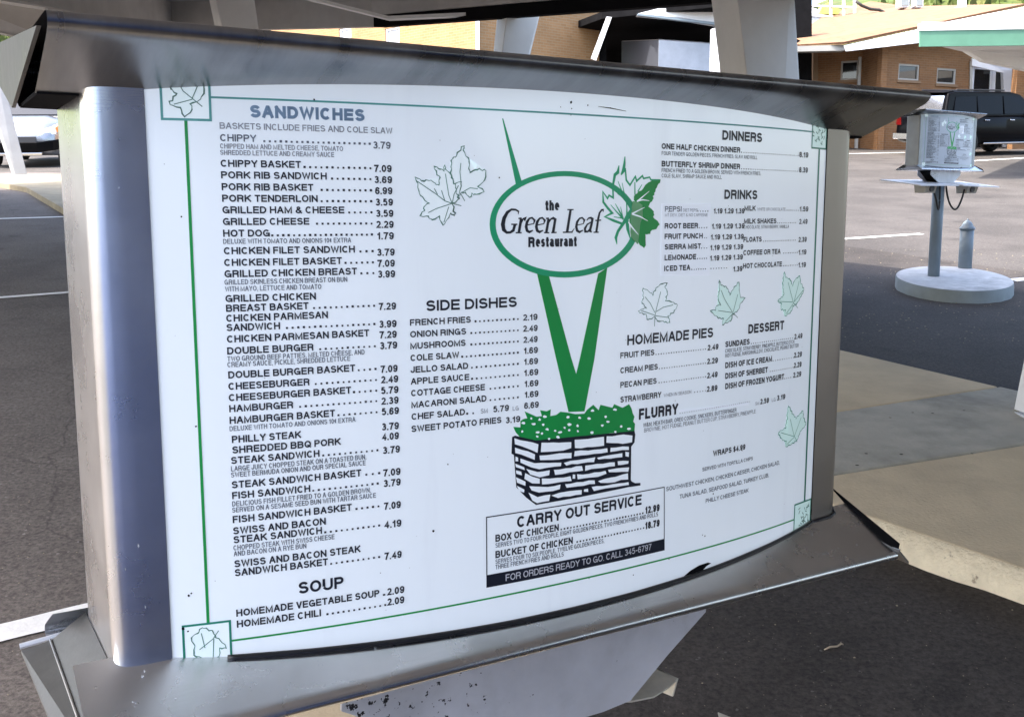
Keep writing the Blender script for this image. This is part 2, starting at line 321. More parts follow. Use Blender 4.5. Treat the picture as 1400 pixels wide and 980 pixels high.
nd = nt[1]-nt[0]; cutL = (nt[0]-nd.normalized()*2.6, fe[0]-nd.normalized()*3.4); cutR = (nt[0]+nd.normalized()*4.5, fe[0]+nd.normalized()*9)
ji = .006
cutL = (G(700,542,KH), G(700,374,KH))
j2a, j2b = off(J2,-ji), off(J2,ji); j1a, j1b = off(J1,-ji), off(J1,ji)
cutR = (nt[0]+(nt[1]-nt[0]).normalized()*4.0, lineint(*fe, *J2)+(fe[1]-fe[0]).normalized()*2.5)
slab('concrete_slab', [lineint(*nt, *j2a), lineint(*nt, *cutR), lineint(*fe, *cutR), lineint(*fe, *j2a)], M['conc_tan'], label='near tan slab with the rough kerb painted pale as sunlit')
slab('concrete_slab', [lineint(*nt, *j1a), lineint(*nt, *j2b), lineint(*fe, *j2b), lineint(*fe, *j1a)], M['conc_grey'], h1=KH+.002, label='grey middle slab')
slab('concrete_slab', [lineint(*nt, *cutL), lineint(*nt, *j1b), lineint(*fe, *j1b), lineint(*fe, *cutL)], M['conc_tan'], h1=KH-.001, label='far tan slab')
# kerb face: ragged lower edge
ks = []; N_ = 60; Lk = lineint(*nt, *cutL); Rk = lineint(*nt, *cutR); kd = (Rk-Lk)/N_; ln = kd.normalized(); on = Vector((ln.y, -ln.x, 0))
mb = MB(); v = []
for i in range(N_+1):
    p = Lk+kd*i; w_ = .075+random.uniform(-.012,.012)
    for dx, hh in ((-.004, KH-.003), (.012, KH-.006), (.03+w_*.25, KH*.55), (w_, .0), (w_, -.03)):
        q = p+on*dx; v.append(Vector((q.x, q.y, gz(q.y)+hh))-O)
mb.add(v, [(i*5+k, (i+1)*5+k, (i+1)*5+k+1, i*5+k+1) for i in range(N_) for k in range(4)])
mb.build('kerb_face', M['kerb_pale'], isl, True)
# left island
isl2 = empty('kerb_island', G(40,245), label='tan concrete kerb island at the far left', kind='structure')
q = [G(-120,238.5,.1), G(130,238.5,.1), G(150,306,.1), G(85,284,.1), G(36,256,.1), G(-10,248,.1), G(-120,246,.1)]
slab('concrete_slab', q, M['conc_kerb'], parent=isl2)

# hill behind the buildings
v = []; f = []; nx, ny = 40, 12
for j in range(ny+1):
    for i in range(nx+1):
        x = -110+220*i/nx; y = 52+7*j; h = gz(y)-.3 + 14*(1-math.cos(min(1, j/9)*PI))/2*(.85+.2*math.sin(i*.5)+.1*math.sin(i*1.3+2)) + random.uniform(-.3,.3)*(j > 0)
        v.append((x, y, h))
for j in range(ny):
    for i in range(nx): a = j*(nx+1)+i; f.append((a, a+1, a+nx+2, a+nx+1))
tag(mk('grassy_hill', v, f, M['grass'], smooth=True), label='green grassy hillside behind the roofs', kind='structure')
def tufts():
    v = []; f = []
    for k in range(9000):
        px = random.uniform(-150,1600); d = random.uniform(56,100); x = (px-700)/F*d; j = (d-52)/7; i = (x+110)/220*nx
        h = gz(d)-.3+14*(1-math.cos(min(1, j/9)*PI))/2*(.85+.2*math.sin(i*.5)+.1*math.sin(i*1.3+2)); s = random.uniform(.25,.7); a = random.uniform(0, 6.3)
        n = len(v); v += [(x-s*math.cos(a), d-s*math.sin(a), h-.2), (x+s*math.cos(a), d+s*math.sin(a), h-.2), (x+random.uniform(-.3,.3), d, h+s*1.6)]; f.append((n, n+1, n+2))
    return v, f
tv, tf = tufts(); tag(mk('hill_grass', tv, tf, M['grass']), label='tall grass and weeds on the hillside', cat='grass', kind='stuff')

# ---------------------------------------------------------------- our canopy
CK = .85                                    # canopy scale
can = empty('canopy', (2.28*CK, 11.65*CK, gz(11.65*CK)), label='drive-in canopy overhead with cream slanted steel columns and dark soffit', cat='canopy')
CO = Vector(can.location)
def cz(x, y, h, k=None):
    k = k or CK; return Vector((x*k, y*k, gz(y*k)+EYE+h*k))
rp_ = [(13.2,1.4), (-1.96,15.7), (-6,17.3), (-12.5,23.5), (-20,16), (4.9,-6.5)]
mb = MB(); lo = [cz(x, y, 1.50)-CO for x, y in rp_]; hi = [cz(x, y, 1.66)-CO for x, y in rp_]; n = len(lo)
mb.add(lo+hi, [tuple(range(n)), tuple(range(n, 2*n))]+[(i, (i+1) % n, n+(i+1) % n, n+i) for i in range(n)]); mb.build('roof_deck', M['soffit'], can)
def beam(p0, p1, w_, h0, h1, name, m, label=None):
    a, b = Vector((*p0, 0)), Vector((*p1, 0)); d = (b-a).normalized(); nn = Vector((-d.y, d.x, 0))*w_/2
    c = [(a-nn), (b-nn), (b+nn), (a+nn)]
    mb = MB(); mb.hexa([cz(p.x, p.y, h0)-CO for p in c]+[cz(p.x, p.y, h1)-CO for p in c]); return tag(mb.build(name, m, can), label=label)
beam((12.6,2.0), (-1.96,15.6), .22, 1.03, 1.19, 'edge_beam', M['shadow_metal'])  # near-black colour stands for the beam's shaded underside
beam((12.6,2.02), (-1.96,15.62), .30, 1.195, 1.50, 'fascia_beam', M['beam'])
beam((-5.30,6), (-5.5,16.9), .2, 1.03, 1.50, 'cross_beam', M['beam'])
beam((-5.55,16.9), (-1.96,15.68), .2, 1.04, 1.50, 'cross_beam', M['beam'])
beam((-8.9,7), (-9.2,14.9), .2, 1.1, 1.50, 'cross_beam', M['beam'])
for a_, b_ in (((400,-6),(531,26.5)), ((531,26.5),(684,19.5))):
    d0 = 14.2*CK; mb = MB(); p0, p1 = P(*a_, d0)-CO, P(*b_, d0)-CO; mb.hexa([p0, p1, p1+Vector((0,.12,0)), p0+Vector((0,.12,0)), p0+Vector((0,0,.035)), p1+Vector((0,0,.035)), p1+Vector((0,.12,.035)), p0+Vector((0,.12,.035))]); mb.build('flange', M['cream'], can)
def pxprism(name, pts, d, th, m, parent=None, label=None, rel=None):
    """pts: px,py[,depth]; extruded th metres away from the viewer"""
    rel = rel or (Vector(parent.location) if parent else Vector((0,0,0)))
    ck = CK if parent is can else 1.0; q = [P(p[0], p[1], (p[2] if len(p) > 2 else d)*ck)-rel for p in pts]
    mb = MB(); mb.poly(q, (0, th, 0)); return tag(mb.build(name, m, parent), label=label)
def column(parent, L, Mm, Rr, dL, dM, dR, m, name='column', label=None, top=1.5):
    rel = Vector(parent.location)
    def pt(l, d, h):
        d = d*CK; h = h*CK if h > 0 else h; py = 135-1391*h/d; return P(l[0]+l[1]*py, py, d)-rel
    mb = MB(); q = []
    for h in (-1.72, top):
        a, b, c = pt(L, dL, h), pt(Mm, dM, h), pt(Rr, dR, h); q += [b, c, a+c-b, a]
    mb.hexa(q); return tag(bev(mb.build(name, m, parent), .012, 2), label=label)
column(can, (972,.124), (1008,.124), (1087,.0583), 11.25, 10.7, 10.95, M['cream'], label='large near column with a pale narrow left face')
column(can, (682,-.106), (695,-.12), (743.4,-.242), 14.3, 13.8, 14.0, M['cream'])
column(can, (285.7,.21), (294.3,.24), (348,.148), 14.4, 14.0, 14.2, M['cream'])
column(can, (-60,.318), (-56,.318), (-23.7,.256), 26.6, 26.4, 26.5, M['column_grey'], label='white column standing on the far left kerb', top=2.0)
# lighter channel framing at the upper left
pxprism('channel_frame', [(-6,0),(61,10.5),(73,37),(70,38.5),(59.5,13.5),(-6,3.5)], 11.0, .06, M['cream'], can)
pxprism('gutter_panel', [(-6,3.8),(59.5,13.8),(69.5,38.5),(50,46),(-6,24)], 11.06, .04, M['beam'], can)
pxprism('cross_beam', [(-6,23),(52,36),(60,56),(-6,44)], 11.4, .15, M['soffit'], can)
pxprism('channel_frame', [(-6,43.5),(30,51),(30,53.5),(-6,46)], 11.35, .05, M['cream'], can)
pxprism('channel_frame', [(108,22.5),(205,42.5),(203,45),(108,25.5)], 13.0, .05, M['white_worn'], can)
# leaning white column foot at the right edge of the picture, bolted to the island
fb = G(1386,560,KH)
foot = empty('canopy_column', fb, label='white steel column foot standing on the concrete slab at the right edge', cat='column')
dd = fb.y
mb = MB(); b0 = [P(1386,560,dd), P(1400,564.5,dd-.12), P(1450,560,dd), P(1436,552,dd+.2)]; t0 = [P(1492,40,dd+.1), P(1530,40,dd-.05), P(1600,40,dd+.1), P(1560,40,dd+.3)]
mb.hexa([p-fb for p in b0]+[p-fb for p in t0]); bev(mb.build('column_shaft', M['white'], foot), .006)
mb = MB(); mb.hexa([p-fb+Vector((0,0,-.012)) for p in (P(1381,561,dd), P(1400,568,dd-.16), P(1462,563,dd-.02), P(1440,550,dd+.24))]+[p-fb for p in (P(1381,561,dd), P(1400,568,dd-.16), P(1462,563,dd-.02), P(1440,550,dd+.24))]); mb.build('base_plate', M['white_worn'], foot)

# ---------------------------------------------------------------- buildings
class Wall:
    def __init__(s, parent, a, b, hz, m, th=.22, z0=None, name='wall', holes=(), label=None):
        """a, b: (px, depth) ends; hz height above ground; holes: px0,py0,px1,py1 of openings"""
        s.A = Vector(((a[0]-700)/F*a[1]*s.k(a), a[1], 0)); s.B = Vector(((b[0]-700)/F*b[1]*s.k(b), b[1], 0))
        s.d = (s.B-s.A); s.L = s.d.length; s.d.normalize(); s.n = Vector((s.d.y, -s.d.x, 0)); s.par = parent; s.rel = Vector(parent.location)
        s.z0 = min(gz(s.A.y), gz(s.B.y))-.3 if z0 is None else z0; s.top = hz
        mb = MB(); H = hz-s.z0; us = [0]; holes = sorted([s.uv2(h) for h in holes])
        rects = []
        for (u0, v0, u1, v1) in holes:
            rects.append((us[-1], 0, u0, H)); rects.append((u0, 0, u1, v0)); rects.append((u0, v1, u1, H)); us.append(u1)
        rects.append((us[-1], 0, s.L, H))
        uvs = []
        for (u0, v0, u1, v1) in rects:
            if u1-u0 < 1e-3 or v1-v0 < 1e-3: continue
            mb.add([s.pos(u0,0,v0), s.pos(u1,0,v0), s.pos(u1,th,v0), s.pos(u0,th,v0), s.pos(u0,0,v1), s.pos(u1,0,v1), s.pos(u1,th,v1), s.pos(u0,th,v1)], BOXF)
            ww = [(u0,0,v0),(u1,0,v0),(u1,th,v0),(u0,th,v0),(u0,0,v1),(u1,0,v1),(u1,th,v1),(u0,th,v1)]
            for fc in BOXF:
                for k in fc: uvs.append((ww[k][0]+ww[k][1], ww[k][2]))
        o = mb.build(name, m, parent, fix=False); uvl = o.data.uv_layers.new(name='UVMap')
        for i, l in enumerate(uvl.data): l.uv = uvs[i]
        tag(o, label=label); s.holes = holes; s.th = th
    def k(s, a): return 1/1.03
    def pos(s, u, w_, v_): return s.A + s.d*u - s.n*w_ + Vector((0,0,s.z0+v_)) - s.rel
    def uvp(s, px, py):
        r = ray(px,py).x/ray(px,py).y; t = (r*s.A.y*1.0 - s.A.x)/(s.d.x - r*s.d.y); p = s.A+s.d*t
        return t, P(px, py, p.y).z-s.z0
    def uv2(s, h):
        a = s.uvp(h[0], h[1]); b = s.uvp(h[2], h[3]); return (a[0], min(a[1], b[1]), b[0], max(a[1], b[1]))
    def window(s, h, pane='glass', fr='frame', mull=0, name='window', depth=.08):
        u0, v0, u1, v1 = s.uv2(h) if len(h) == 4 and h[2] > 60 else h; t = .06
        mb = MB()
        for (a, b, c, d_) in [(u0, v0, u0+t, v1), (u1-t, v0, u1, v1), (u0+t, v0, u1-t, v0+t), (u0+t, v1-t, u1-t, v1)]:
            mb.add([s.pos(a,depth-.05,b), s.pos(c,depth-.05,b), s.pos(c,depth+.05,b), s.pos(a,depth+.05,b), s.pos(a,depth-.05,d_), s.pos(c,depth-.05,d_), s.pos(c,depth+.05,d_), s.pos(a,depth+.05,d_)], BOXF)
        fo = mb.build(name, M[fr], s.par)
        mb = MB(); mb.add([s.pos(u0+t,depth,v0+t), s.pos(u1-t,depth,v0+t), s.pos(u1-t,depth+.02,v0+t), s.pos(u0+t,depth+.02,v0+t), s.pos(u0+t,depth,v1-t), s.pos(u1-t,depth,v1-t), s.pos(u1-t,depth+.02,v1-t), s.pos(u0+t,depth+.02,v1-t)], BOXF)
        p = mb.build('pane', M[pane], fo)
        mb = MB(); mb.add([s.pos(u0-.05,-.05,v0-.09), s.pos(u1+.05,-.05,v0-.09), s.pos(u1+.05,.05,v0-.09), s.pos(u0-.05,.05,v0-.09), s.pos(u0-.05,-.05,v0-.002), s.pos(u1+.05,-.05,v0-.002), s.pos(u1+.05,.05,v0-.002), s.pos(u0-.05,.05,v0-.002)], BOXF)
        mb.build('sill', M['brick'], fo)
        return fo

# left building behind the canopy
blA = empty('tan_brick_building', (1.0, 33, gz(33)), label='tan brick building with tall white blinds, seen under the canopy beam', cat='building')
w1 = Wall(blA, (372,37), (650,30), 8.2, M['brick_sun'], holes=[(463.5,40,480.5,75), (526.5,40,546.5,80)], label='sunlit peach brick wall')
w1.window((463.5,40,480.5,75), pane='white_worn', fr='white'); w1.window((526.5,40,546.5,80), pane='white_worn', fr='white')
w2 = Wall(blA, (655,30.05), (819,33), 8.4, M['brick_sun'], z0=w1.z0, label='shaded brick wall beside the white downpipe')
pxprism('downpipe', [(650,20),(655.5,20),(655.5,110),(650,110)], 29.9, .12, M['white'], blA)
# loading recess between the two buildings, with a white duct box
rec = empty('covered_walkway', P(890,110,34), label='dark covered walkway between the brick buildings with white sloping roof edge', cat='walkway')
pxprism('rear_wall', [(815,8),(1110,-10),(1110,210),(815,210)], 37, .2, M['shadow_metal'], rec)  # near-black wall colour paints in the recess's deep shade
pxprism('roof_panel', [(872,19),(900,12),(985,12),(985,33),(935,25)], 30, .5, M['white'], rec)
pxprism('roof_edge', [(872,19),(985,31.5),(985,35),(872,21.5)], 29.9, .15, M['pole'], rec)
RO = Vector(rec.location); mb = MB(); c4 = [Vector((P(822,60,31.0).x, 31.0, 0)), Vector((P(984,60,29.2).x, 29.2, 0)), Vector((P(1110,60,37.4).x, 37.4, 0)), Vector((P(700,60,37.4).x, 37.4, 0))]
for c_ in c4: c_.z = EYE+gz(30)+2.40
mb.hexa([c_-RO for c_ in c4]+[c_-RO+Vector((0,0,.2)) for c_ in c4]); mb.build('walkway_shade_roof', M['shadow_metal'], rec)  # roof slab added to keep sun off the rear wall
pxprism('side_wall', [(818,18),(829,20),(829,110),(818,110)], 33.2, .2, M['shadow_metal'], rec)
pxprism('brace', [(829.5,23),(836.5,24),(815,83),(808,80)], 27, .12, M['white'], rec)
db = empty('white_duct_box', P(938,110,30), label='white sheet metal box with a left side darkened for shade, in the covered walkway', cat='duct box')
pxprism('front_panel', [(901,55,30),(975,60,30.6),(975,118,30.6),(899.5,116,30)], 30, .05, M['box_pale'], db)
pxprism('side_panel', [(850,57,33),(900.7,54.8,30.03),(899.3,116,30.03),(850,112,33)], 30, .05, M['box_shaded'], db)
pxprism('top_panel', [(850,56.5,33),(900.5,54.2,30.02),(976,59,30.6),(935,56,33)], 30, .03, M['white'], db)
pxprism('white_post', [(973,40),(979.5,38),(986,118),(971,118)], 27, .15, M['white'], rec)

# right building with the brown shingle roof
blB = empty('brown_roofed_building', P(1265,203,40.5), label='brown brick building with tan shingle roof and white rake boards', cat='building')
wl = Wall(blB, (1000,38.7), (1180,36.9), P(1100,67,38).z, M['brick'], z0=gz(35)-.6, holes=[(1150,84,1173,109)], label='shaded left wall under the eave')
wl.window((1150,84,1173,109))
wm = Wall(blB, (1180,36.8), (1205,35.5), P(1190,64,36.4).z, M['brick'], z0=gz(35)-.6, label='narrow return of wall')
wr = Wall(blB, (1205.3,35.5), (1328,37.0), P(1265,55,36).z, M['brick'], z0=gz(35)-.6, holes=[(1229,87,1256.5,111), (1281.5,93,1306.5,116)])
wr.window((1229,87,1256.5,111)); wr.window((1281.5,93,1306.5,116))
pxprism('pilaster', [(1112,70),(1118.5,70),(1117,215),(1110,215)], 37.40, .2, M['brick'], blB)
pxprism('downpipe', [(1174.5,78),(1178,78),(1172.5,215),(1168.5,215)], 36.60, .1, M['frame'], blB)
pxprism('gutter', [(1060,64.5),(1153,61.5),(1155,69.5),(1060,71.5)], 34.70, .35, M['frame'], blB)
rf = pxprism('roof', [(1060,64,35.5),(1154,61,34.5),(1402,8.5,36.0),(1330,7,48.5),(1240,9,48.5),(1190,2,48.5),(1130,20,44.5)], 34.50, .01, M['shingle'], blB)
m_ = rf.modifiers.new('thick', 'SOLIDIFY'); m_.thickness = .08
pxprism('rake_board', [(1154,62.5,34.3),(1260,39.5,35.0),(1420,6,36),(1420,36,36),(1260,58.5,35.0),(1157,70.5,34.3)], 34.50, .06, M['white'], blB)
rb_ = Vector(blB.location)
pxprism('parapet', [(1060,15),(1183,26.5),(1229,23.5),(1197,32.5),(1124,49),(1060,42)], 43.50, .6, M['white_worn'], blB)
pxprism('parapet_cap', [(1060,14.5),(1183,26),(1230,23),(1229,25),(1183,29),(1060,18)], 43.45, .8, M['white'], blB)
pxprism('lower_roof_edge', [(1060,45),(1124,49.5),(1112,53.5),(1060,60)], 41.50, .4, M['pole'], blB)
pxprism('corner_trim', [(1326.5,84),(1330,84),(1328,215),(1325.5,215)], 36.90, .1, M['frame'], blB)
wd = Wall(blB, (1329.5,37.1), (1392,37.9), P(1350,84,37.5).z, M['white'], z0=gz(35)-.6, holes=[(1332,92,1351,212), (1358,95,1374,212)], name='entrance_wall')
wd.window((1332,92,1351,212), fr='white', name='glass_door'); wd.window((1358,95,1374,212), fr='white', name='glass_door')
Wall(blB, (1391,36.0), (1470,37.0), P(1400,60,36.5).z, M['brick'], z0=gz(35)-.6, label='brick wall at the right edge')
pxprism('porch_gable', [(1329,80),(1362,92),(1372,97),(1372,100),(1329,90)], 36.80, .1, M['white'], blB)
for a, b, lab in ((1231,1243.5,0), (1252,1262.5,0)):
    o = pxprism('roof_vent', [(a,-8),(b,-8),(b,8.5),(b-2,10.5),(a+2,10.5),(a,8)], 42.50, .5, M['white_worn'], blB)
    pxprism('vent_screen', [(a+1.5,-1),(b-1.5,-1),(b-1.5,8),(a+1.5,8)], 42.46, .03, M['base'], o, rel=Vector((0,0,0))+rb_)
o = pxprism('vent_pipe', [(1314,-10),(1321,-10),(1322,16.5),(1313,16.5)], 40.50, .3, M['white'], blB)
pxprism('pipe_flashing', [(1291,13.5),(1312,9),(1314,14),(1300,17),(1291,17)], 40.50, .3, M['white_worn'], blB)
for x in (1135,1152.5,1167.5): pxprism('rack_post', [(x,-10),(x+3,-10),(x+3,24),(x,23)], 43.00, .1, M['white'], blB)
pxprism('rack_rail', [(1060,5),(1170,9),(1170,11),(1060,7.5)], 42.90, .1, M['white'], blB)
pxprism('rooftop_tarp', [(1121,17),(1125,8),(1133,3),(1140,10),(1150,14),(1146,20),(1124,19)], 43.50, .6, M['yellow'], blB)
pxprism('rooftop_unit', [(1060,9),(1085,11),(1105,9),(1118,13),(1118,20),(1060,17)], 45.50, .8, M['white'], blB)
mb = MB(); mb.tube([P(*a_, 42)-rb_ for a_ in [(1170,2),(1178,8),(1190,13),(1202,14),(1210,18),(1218,25)]], .06, 8); mb.build('rooftop_hose', M['cable'], blB, True)

# canopy with the green fascia
gc = empty('green_fascia_canopy', (11, 24, gz(24)), label='white canopy with a worn green fascia board, right of the roof', cat='canopy')
GCO = Vector(gc.location)
def plan(px, d): return (P(px,66,d).x, d)
pl_ = [plan(1258,22), plan(1480,22), plan(1480,44), plan(1345,29.4)]
def slabc(name, h0, h1, m, pl=pl_):
    mb = MB(); n = len(pl); q = [cz(x, y, h0, 1)-GCO for x, y in pl]+[cz(x, y, h1, 1)-GCO for x, y in pl]
    mb.add(q, [tuple(range(n)), tuple(range(n, 2*n))]+[(i, (i+1) % n, n+(i+1) % n, n+i) for i in range(n)]); return mb.build(name, m, gc)
slabc('roof_deck', 1.16, 1.56, M['cream'])
pxprism('fascia', [(1258,42.5),(1480,39),(1480,61.5),(1258,64)], 21.9, .06, M['canopy_green'], gc)
pxprism('white_trim', [(1257.5,32.5),(1290,31.5),(1480,29),(1480,38.9),(1257.5,42.3)], 21.88, .1, M['white'], gc)
pxprism('roof_panel', [(1284,32.4,23),(1400,10,28),(1480,-6,31),(1480,29,23)], 23, .1, M['white'], gc)
pxprism('cross_beam', [(1318,66.5),(1480,92),(1480,112),(1345,83)], 26, .25, M['cream'], gc)
for (a, b, c, d_, yt) in ((1354,1362,1350,1357,92), (1371,1386,1378,1391,96)):
    pxprism('column', [(a,yt),(b,yt),(d_,196),(c,196)], 37.5, .3, M['white'], gc)

# ---------------------------------------------------------------- stroke lettering (plain sans capitals, figures and a few small letters)
def arc(cx, cy, rx, ry, a0, a1, n=9):
    return [(cx+rx*math.cos(R(a0+(a1-a0)*i/n)), cy+ry*math.sin(R(a0+(a1-a0)*i/n))) for i in range(n+1)]
GL = {
'A': (.74, [[(0,0),(.44,1),(.56,1),(1,0)], [(.17,.33),(.83,.33)]]),
'B': (.72, [[(0,0),(0,1)], [(0,1),(.58,1)]+arc(.6,.77,.33,.23,90,-90)+[(0,.54)], [(0,.54)]+arc(.62,.27,.38,.27,90,-90)+[(0,0)]]),
'C': (.74, [arc(.5,.5,.5,.5,42,318,16)]),
'D': (.72, [[(0,0),(0,1)], [(0,1),(.42,1)]+arc(.45,.5,.55,.5,80,-80,12)+[(.42,0),(0,0)]]),
'E': (.66, [[(0,0),(0,1)], [(0,1),(1,1)], [(0,.52),(.92,.52)], [(0,0),(1,0)]]),
'F': (.60, [[(0,0),(0,1)], [(0,1),(1,1)], [(0,.5),(.88,.5)]]),
'G': (.78, [arc(.5,.5,.5,.5,42,320,16), [(1,0),(1,.44)], [(1,.44),(.55,.44)]]),
'H': (.72, [[(0,0),(0,1)], [(1,0),(1,1)], [(0,.52),(1,.52)]]),
'I': (.16, [[(.5,0),(.5,1)]]),
'J': (.56, [[(1,1),(1,.3)]+arc(.5,.3,.5,.3,0,-180)+[(0,.36)]]),
'K': (.74, [[(0,0),(0,1)], [(0,.36),(.96,1)], [(.36,.6),(1,0)]]),
'L': (.60, [[(0,0),(0,1)], [(0,0),(1,0)]]),
'M': (.86, [[(0,0),(0,1),(.5,.05),(1,1),(1,0)]]),
'N': (.72, [[(0,0),(0,1)], [(0,1),(1,0)], [(1,0),(1,1)]]),
'O': (.79, [arc(.5,.5,.5,.5,0,360,20)]),
'P': (.67, [[(0,0),(0,1)], [(0,1),(.6,1)]+arc(.62,.74,.38,.26,90,-90)+[(0,.48)]]),
'Q': (.79, [arc(.5,.5,.5,.5,0,360,20), [(.58,.28),(1,0)]]),
'R': (.73, [[(0,0),(0,1)], [(0,1),(.6,1)]+arc(.62,.75,.36,.25,90,-90)+[(0,.5)], [(.6,.5),(.92,.38),(.95,0)]]),
'S': (.69, [arc(.5,.755,.46,.245,15,250,12)+arc(.5,.265,.5,.265,70,-165,12)]),
'T': (.64, [[(.5,0),(.5,1)], [(0,1),(1,1)]]),
'U': (.72, [[(0,1),(0,.32)]+arc(.5,.32,.5,.32,180,360,12)+[(1,1)]]),
'V': (.68, [[(0,1),(.46,0),(.54,0),(1,1)]]),
'W': (.98, [[(0,1),(.25,0),(.5,.95),(.75,0),(1,1)]]),
'X': (.70, [[(0,1),(1,0)], [(0,0),(1,1)]]),
'Y': (.70, [[(0,1),(.5,.44),(1,1)], [(.5,.44),(.5,0)]]),
'Z': (.62, [[(0,1),(1,1),(0,0),(1,0)]]),
'0': (.56, [arc(.5,.5,.5,.5,0,360,18)]),
'1': (.40, [[(.8,0),(.8,1)], [(.8,.95),(.55,.8),(.1,.76)]]),
'2': (.56, [arc(.5,.7,.48,.3,165,-35,11)+[(.02,0),(1,0)]]),
'3': (.56, [arc(.48,.765,.42,.235,160,-85,9)+arc(.48,.27,.5,.27,85,-160,10)]),
'4': (.58, [[(.76,0),(.76,1),(0,.28),(1,.28)]]),
'5': (.56, [[(.92,1),(.17,1),(.06,.5)]+arc(.47,.33,.52,.33,135,-155,11)]),
'6': (.57, [arc(.5,.29,.5,.29,0,360,16), [(0,.3),(.02,.6),(.16,.9),(.42,1),(.70,.985),(.9,.86)]]),
'7': (.56, [[(0,1),(1,1),(.55,.5),(.32,0)]]),
'8': (.56, [arc(.5,.765,.44,.235,0,360,14), arc(.5,.265,.5,.265,0,360,16)]),
'9': (.57, [arc(.5,.71,.5,.29,0,360,16), [(1,.7),(.98,.4),(.84,.1),(.58,0),(.30,.015),(.1,.14)]]),
'&': (.76, [[(1,0),(.25,.72)]+arc(.45,.82,.24,.18,200,-40,8)+[(.2,.45)]+arc(.42,.25,.4,.25,150,330,8)+[(.95,.42)]]),
'$': (.58, [arc(.5,.72,.46,.2,15,250,10)+arc(.5,.28,.5,.2,70,-165,10), [(.5,1.06),(.5,-.08)]]),
'¢': (.50, [arc(.5,.5,.5,.3,42,318,10), [(.5,.08),(.5,.92)]]),
'-': (.36, [[(0,.42),(1,.42)]]),
't': (.34, [[(.45,.95),(.45,.12),(.62,0),(1,0)], [(0,.72),(1,.72)]]),
'h': (.50, [[(0,0),(0,1.02)], [(0,.5),(.25,.72),(.65,.74),(1,.55),(1,0)]]),
'e': (.50, [[(0,.4),(1,.4)]+arc(.5,.38,.5,.36,10,310,14)]),
's': (.46, [arc(.5,.56,.44,.18,25,250,8)+arc(.5,.2,.5,.2,70,-160,8)]),
'a': (.50, [arc(.45,.55,.42,.19,160,20,6)+[(.92,.1),(1,0)], arc(.42,.2,.42,.2,0,360,10), [(.9,.42),(.45,.4)]]),
'u': (.50, [[(0,.72),(0,.2),(.2,0),(.6,0),(1,.25)], [(1,0),(1,.74)]]),
'r': (.34, [[(0,0),(0,.74)], [(0,.45),(.35,.7),(1,.72)]]),
'n': (.50, [[(0,0),(0,.74)], [(0,.5),(.25,.72),(.65,.74),(1,.55),(1,0)]]),
}
def strokemesh(pts, ws, closed=False):
    """ribbon with mitred joins along a 2D polyline, ws = half widths"""
    n = len(pts); L = []; Rr = []
    for i in range(n):
        p = pts[i]; a = pts[i-1] if (i > 0 or closed) else None; b = pts[(i+1) % n] if (i < n-1 or closed) else None
        def un(u, v):
            dx, dy = v[0]-u[0], v[1]-u[1]; l = math.hypot(dx, dy) or 1e-9; return dx/l, dy/l
        if a is None: d = un(p, b); nx, ny = -d[1], d[0]; k = 1
        elif b is None: d = un(a, p); nx, ny = -d[1], d[0]; k = 1
        else:
            d1 = un(a, p); d2 = un(p, b); nx, ny = -(d1[1]+d2[1]), d1[0]+d2[0]; l = math.hypot(nx, ny)
            if l < .35: nx, ny = -d1[1], d1[0]; k = 1.2
            else: nx /= l; ny /= l; k = min(1/max(.4, nx*-d1[1]+ny*d1[0]), 1.9)
        h = ws[i]*k; L.append((p[0]+nx*h, p[1]+ny*h)); Rr.append((p[0]-nx*h, p[1]-ny*h))
    v = L+Rr; f = [(i, i+1, n+i+1, n+i) for i in range(n-1)]
    if closed: f.append((n-1, 0, n, 2*n-1))
    return v, f
def textmesh(s, hw, gap=.10, asp=1.0):
    """list of (verts, faces) in a frame where cap height = 1, and total width"""
    x = 0; out = []; gap = gap*asp
    for ch in s:
        if ch == ' ': x += .30*asp; continue
        if ch in '.,':
            w_ = 2*hw*.95; out.append(([(x,0),(x+w_,0),(x+w_,w_),(x,w_)], [(0,1,2,3)]))
            if ch == ',': out.append(([(x+w_*.4,0),(x+w_,0),(x+w_*.4,-.16),(x+w_*.1,-.16)], [(0,1,2,3)]))
            x += w_+gap; continue
        if ch == "'": x += .1; continue
        wd, st = GL[ch]; wd = max(wd*asp, 2*hw)
        for k, pl in enumerate(st):
            q = [(x+hw+a*(wd-2*hw), hw+b*(1-2*hw)) for a, b in pl]
            closed = len(q) > 8 and math.hypot(q[0][0]-q[-1][0], q[0][1]-q[-1][1]) < 1e-6
            if closed: q = q[:-1]
            else:                                   # square ends on straight strokes
                if len(pl) < 8 or (pl[0][0] in (0,1) and pl[0][1] in (0,1)):
                    a, b = Vector(q[0]), Vector(q[1]); q[0] = tuple(a+(a-b).normalized()*hw)
                if len(pl) < 8 or (pl[-1][0] in (0,1) and pl[-1][1] in (0,1)):
                    a, b = Vector(q[-1]), Vector(q[-2]); q[-1] = tuple(a+(a-b).normalized()*hw)
            v, f = strokemesh(q, [hw]*len(q), closed); out.append((v, f))
        x += wd+gap
    return out, x-gap

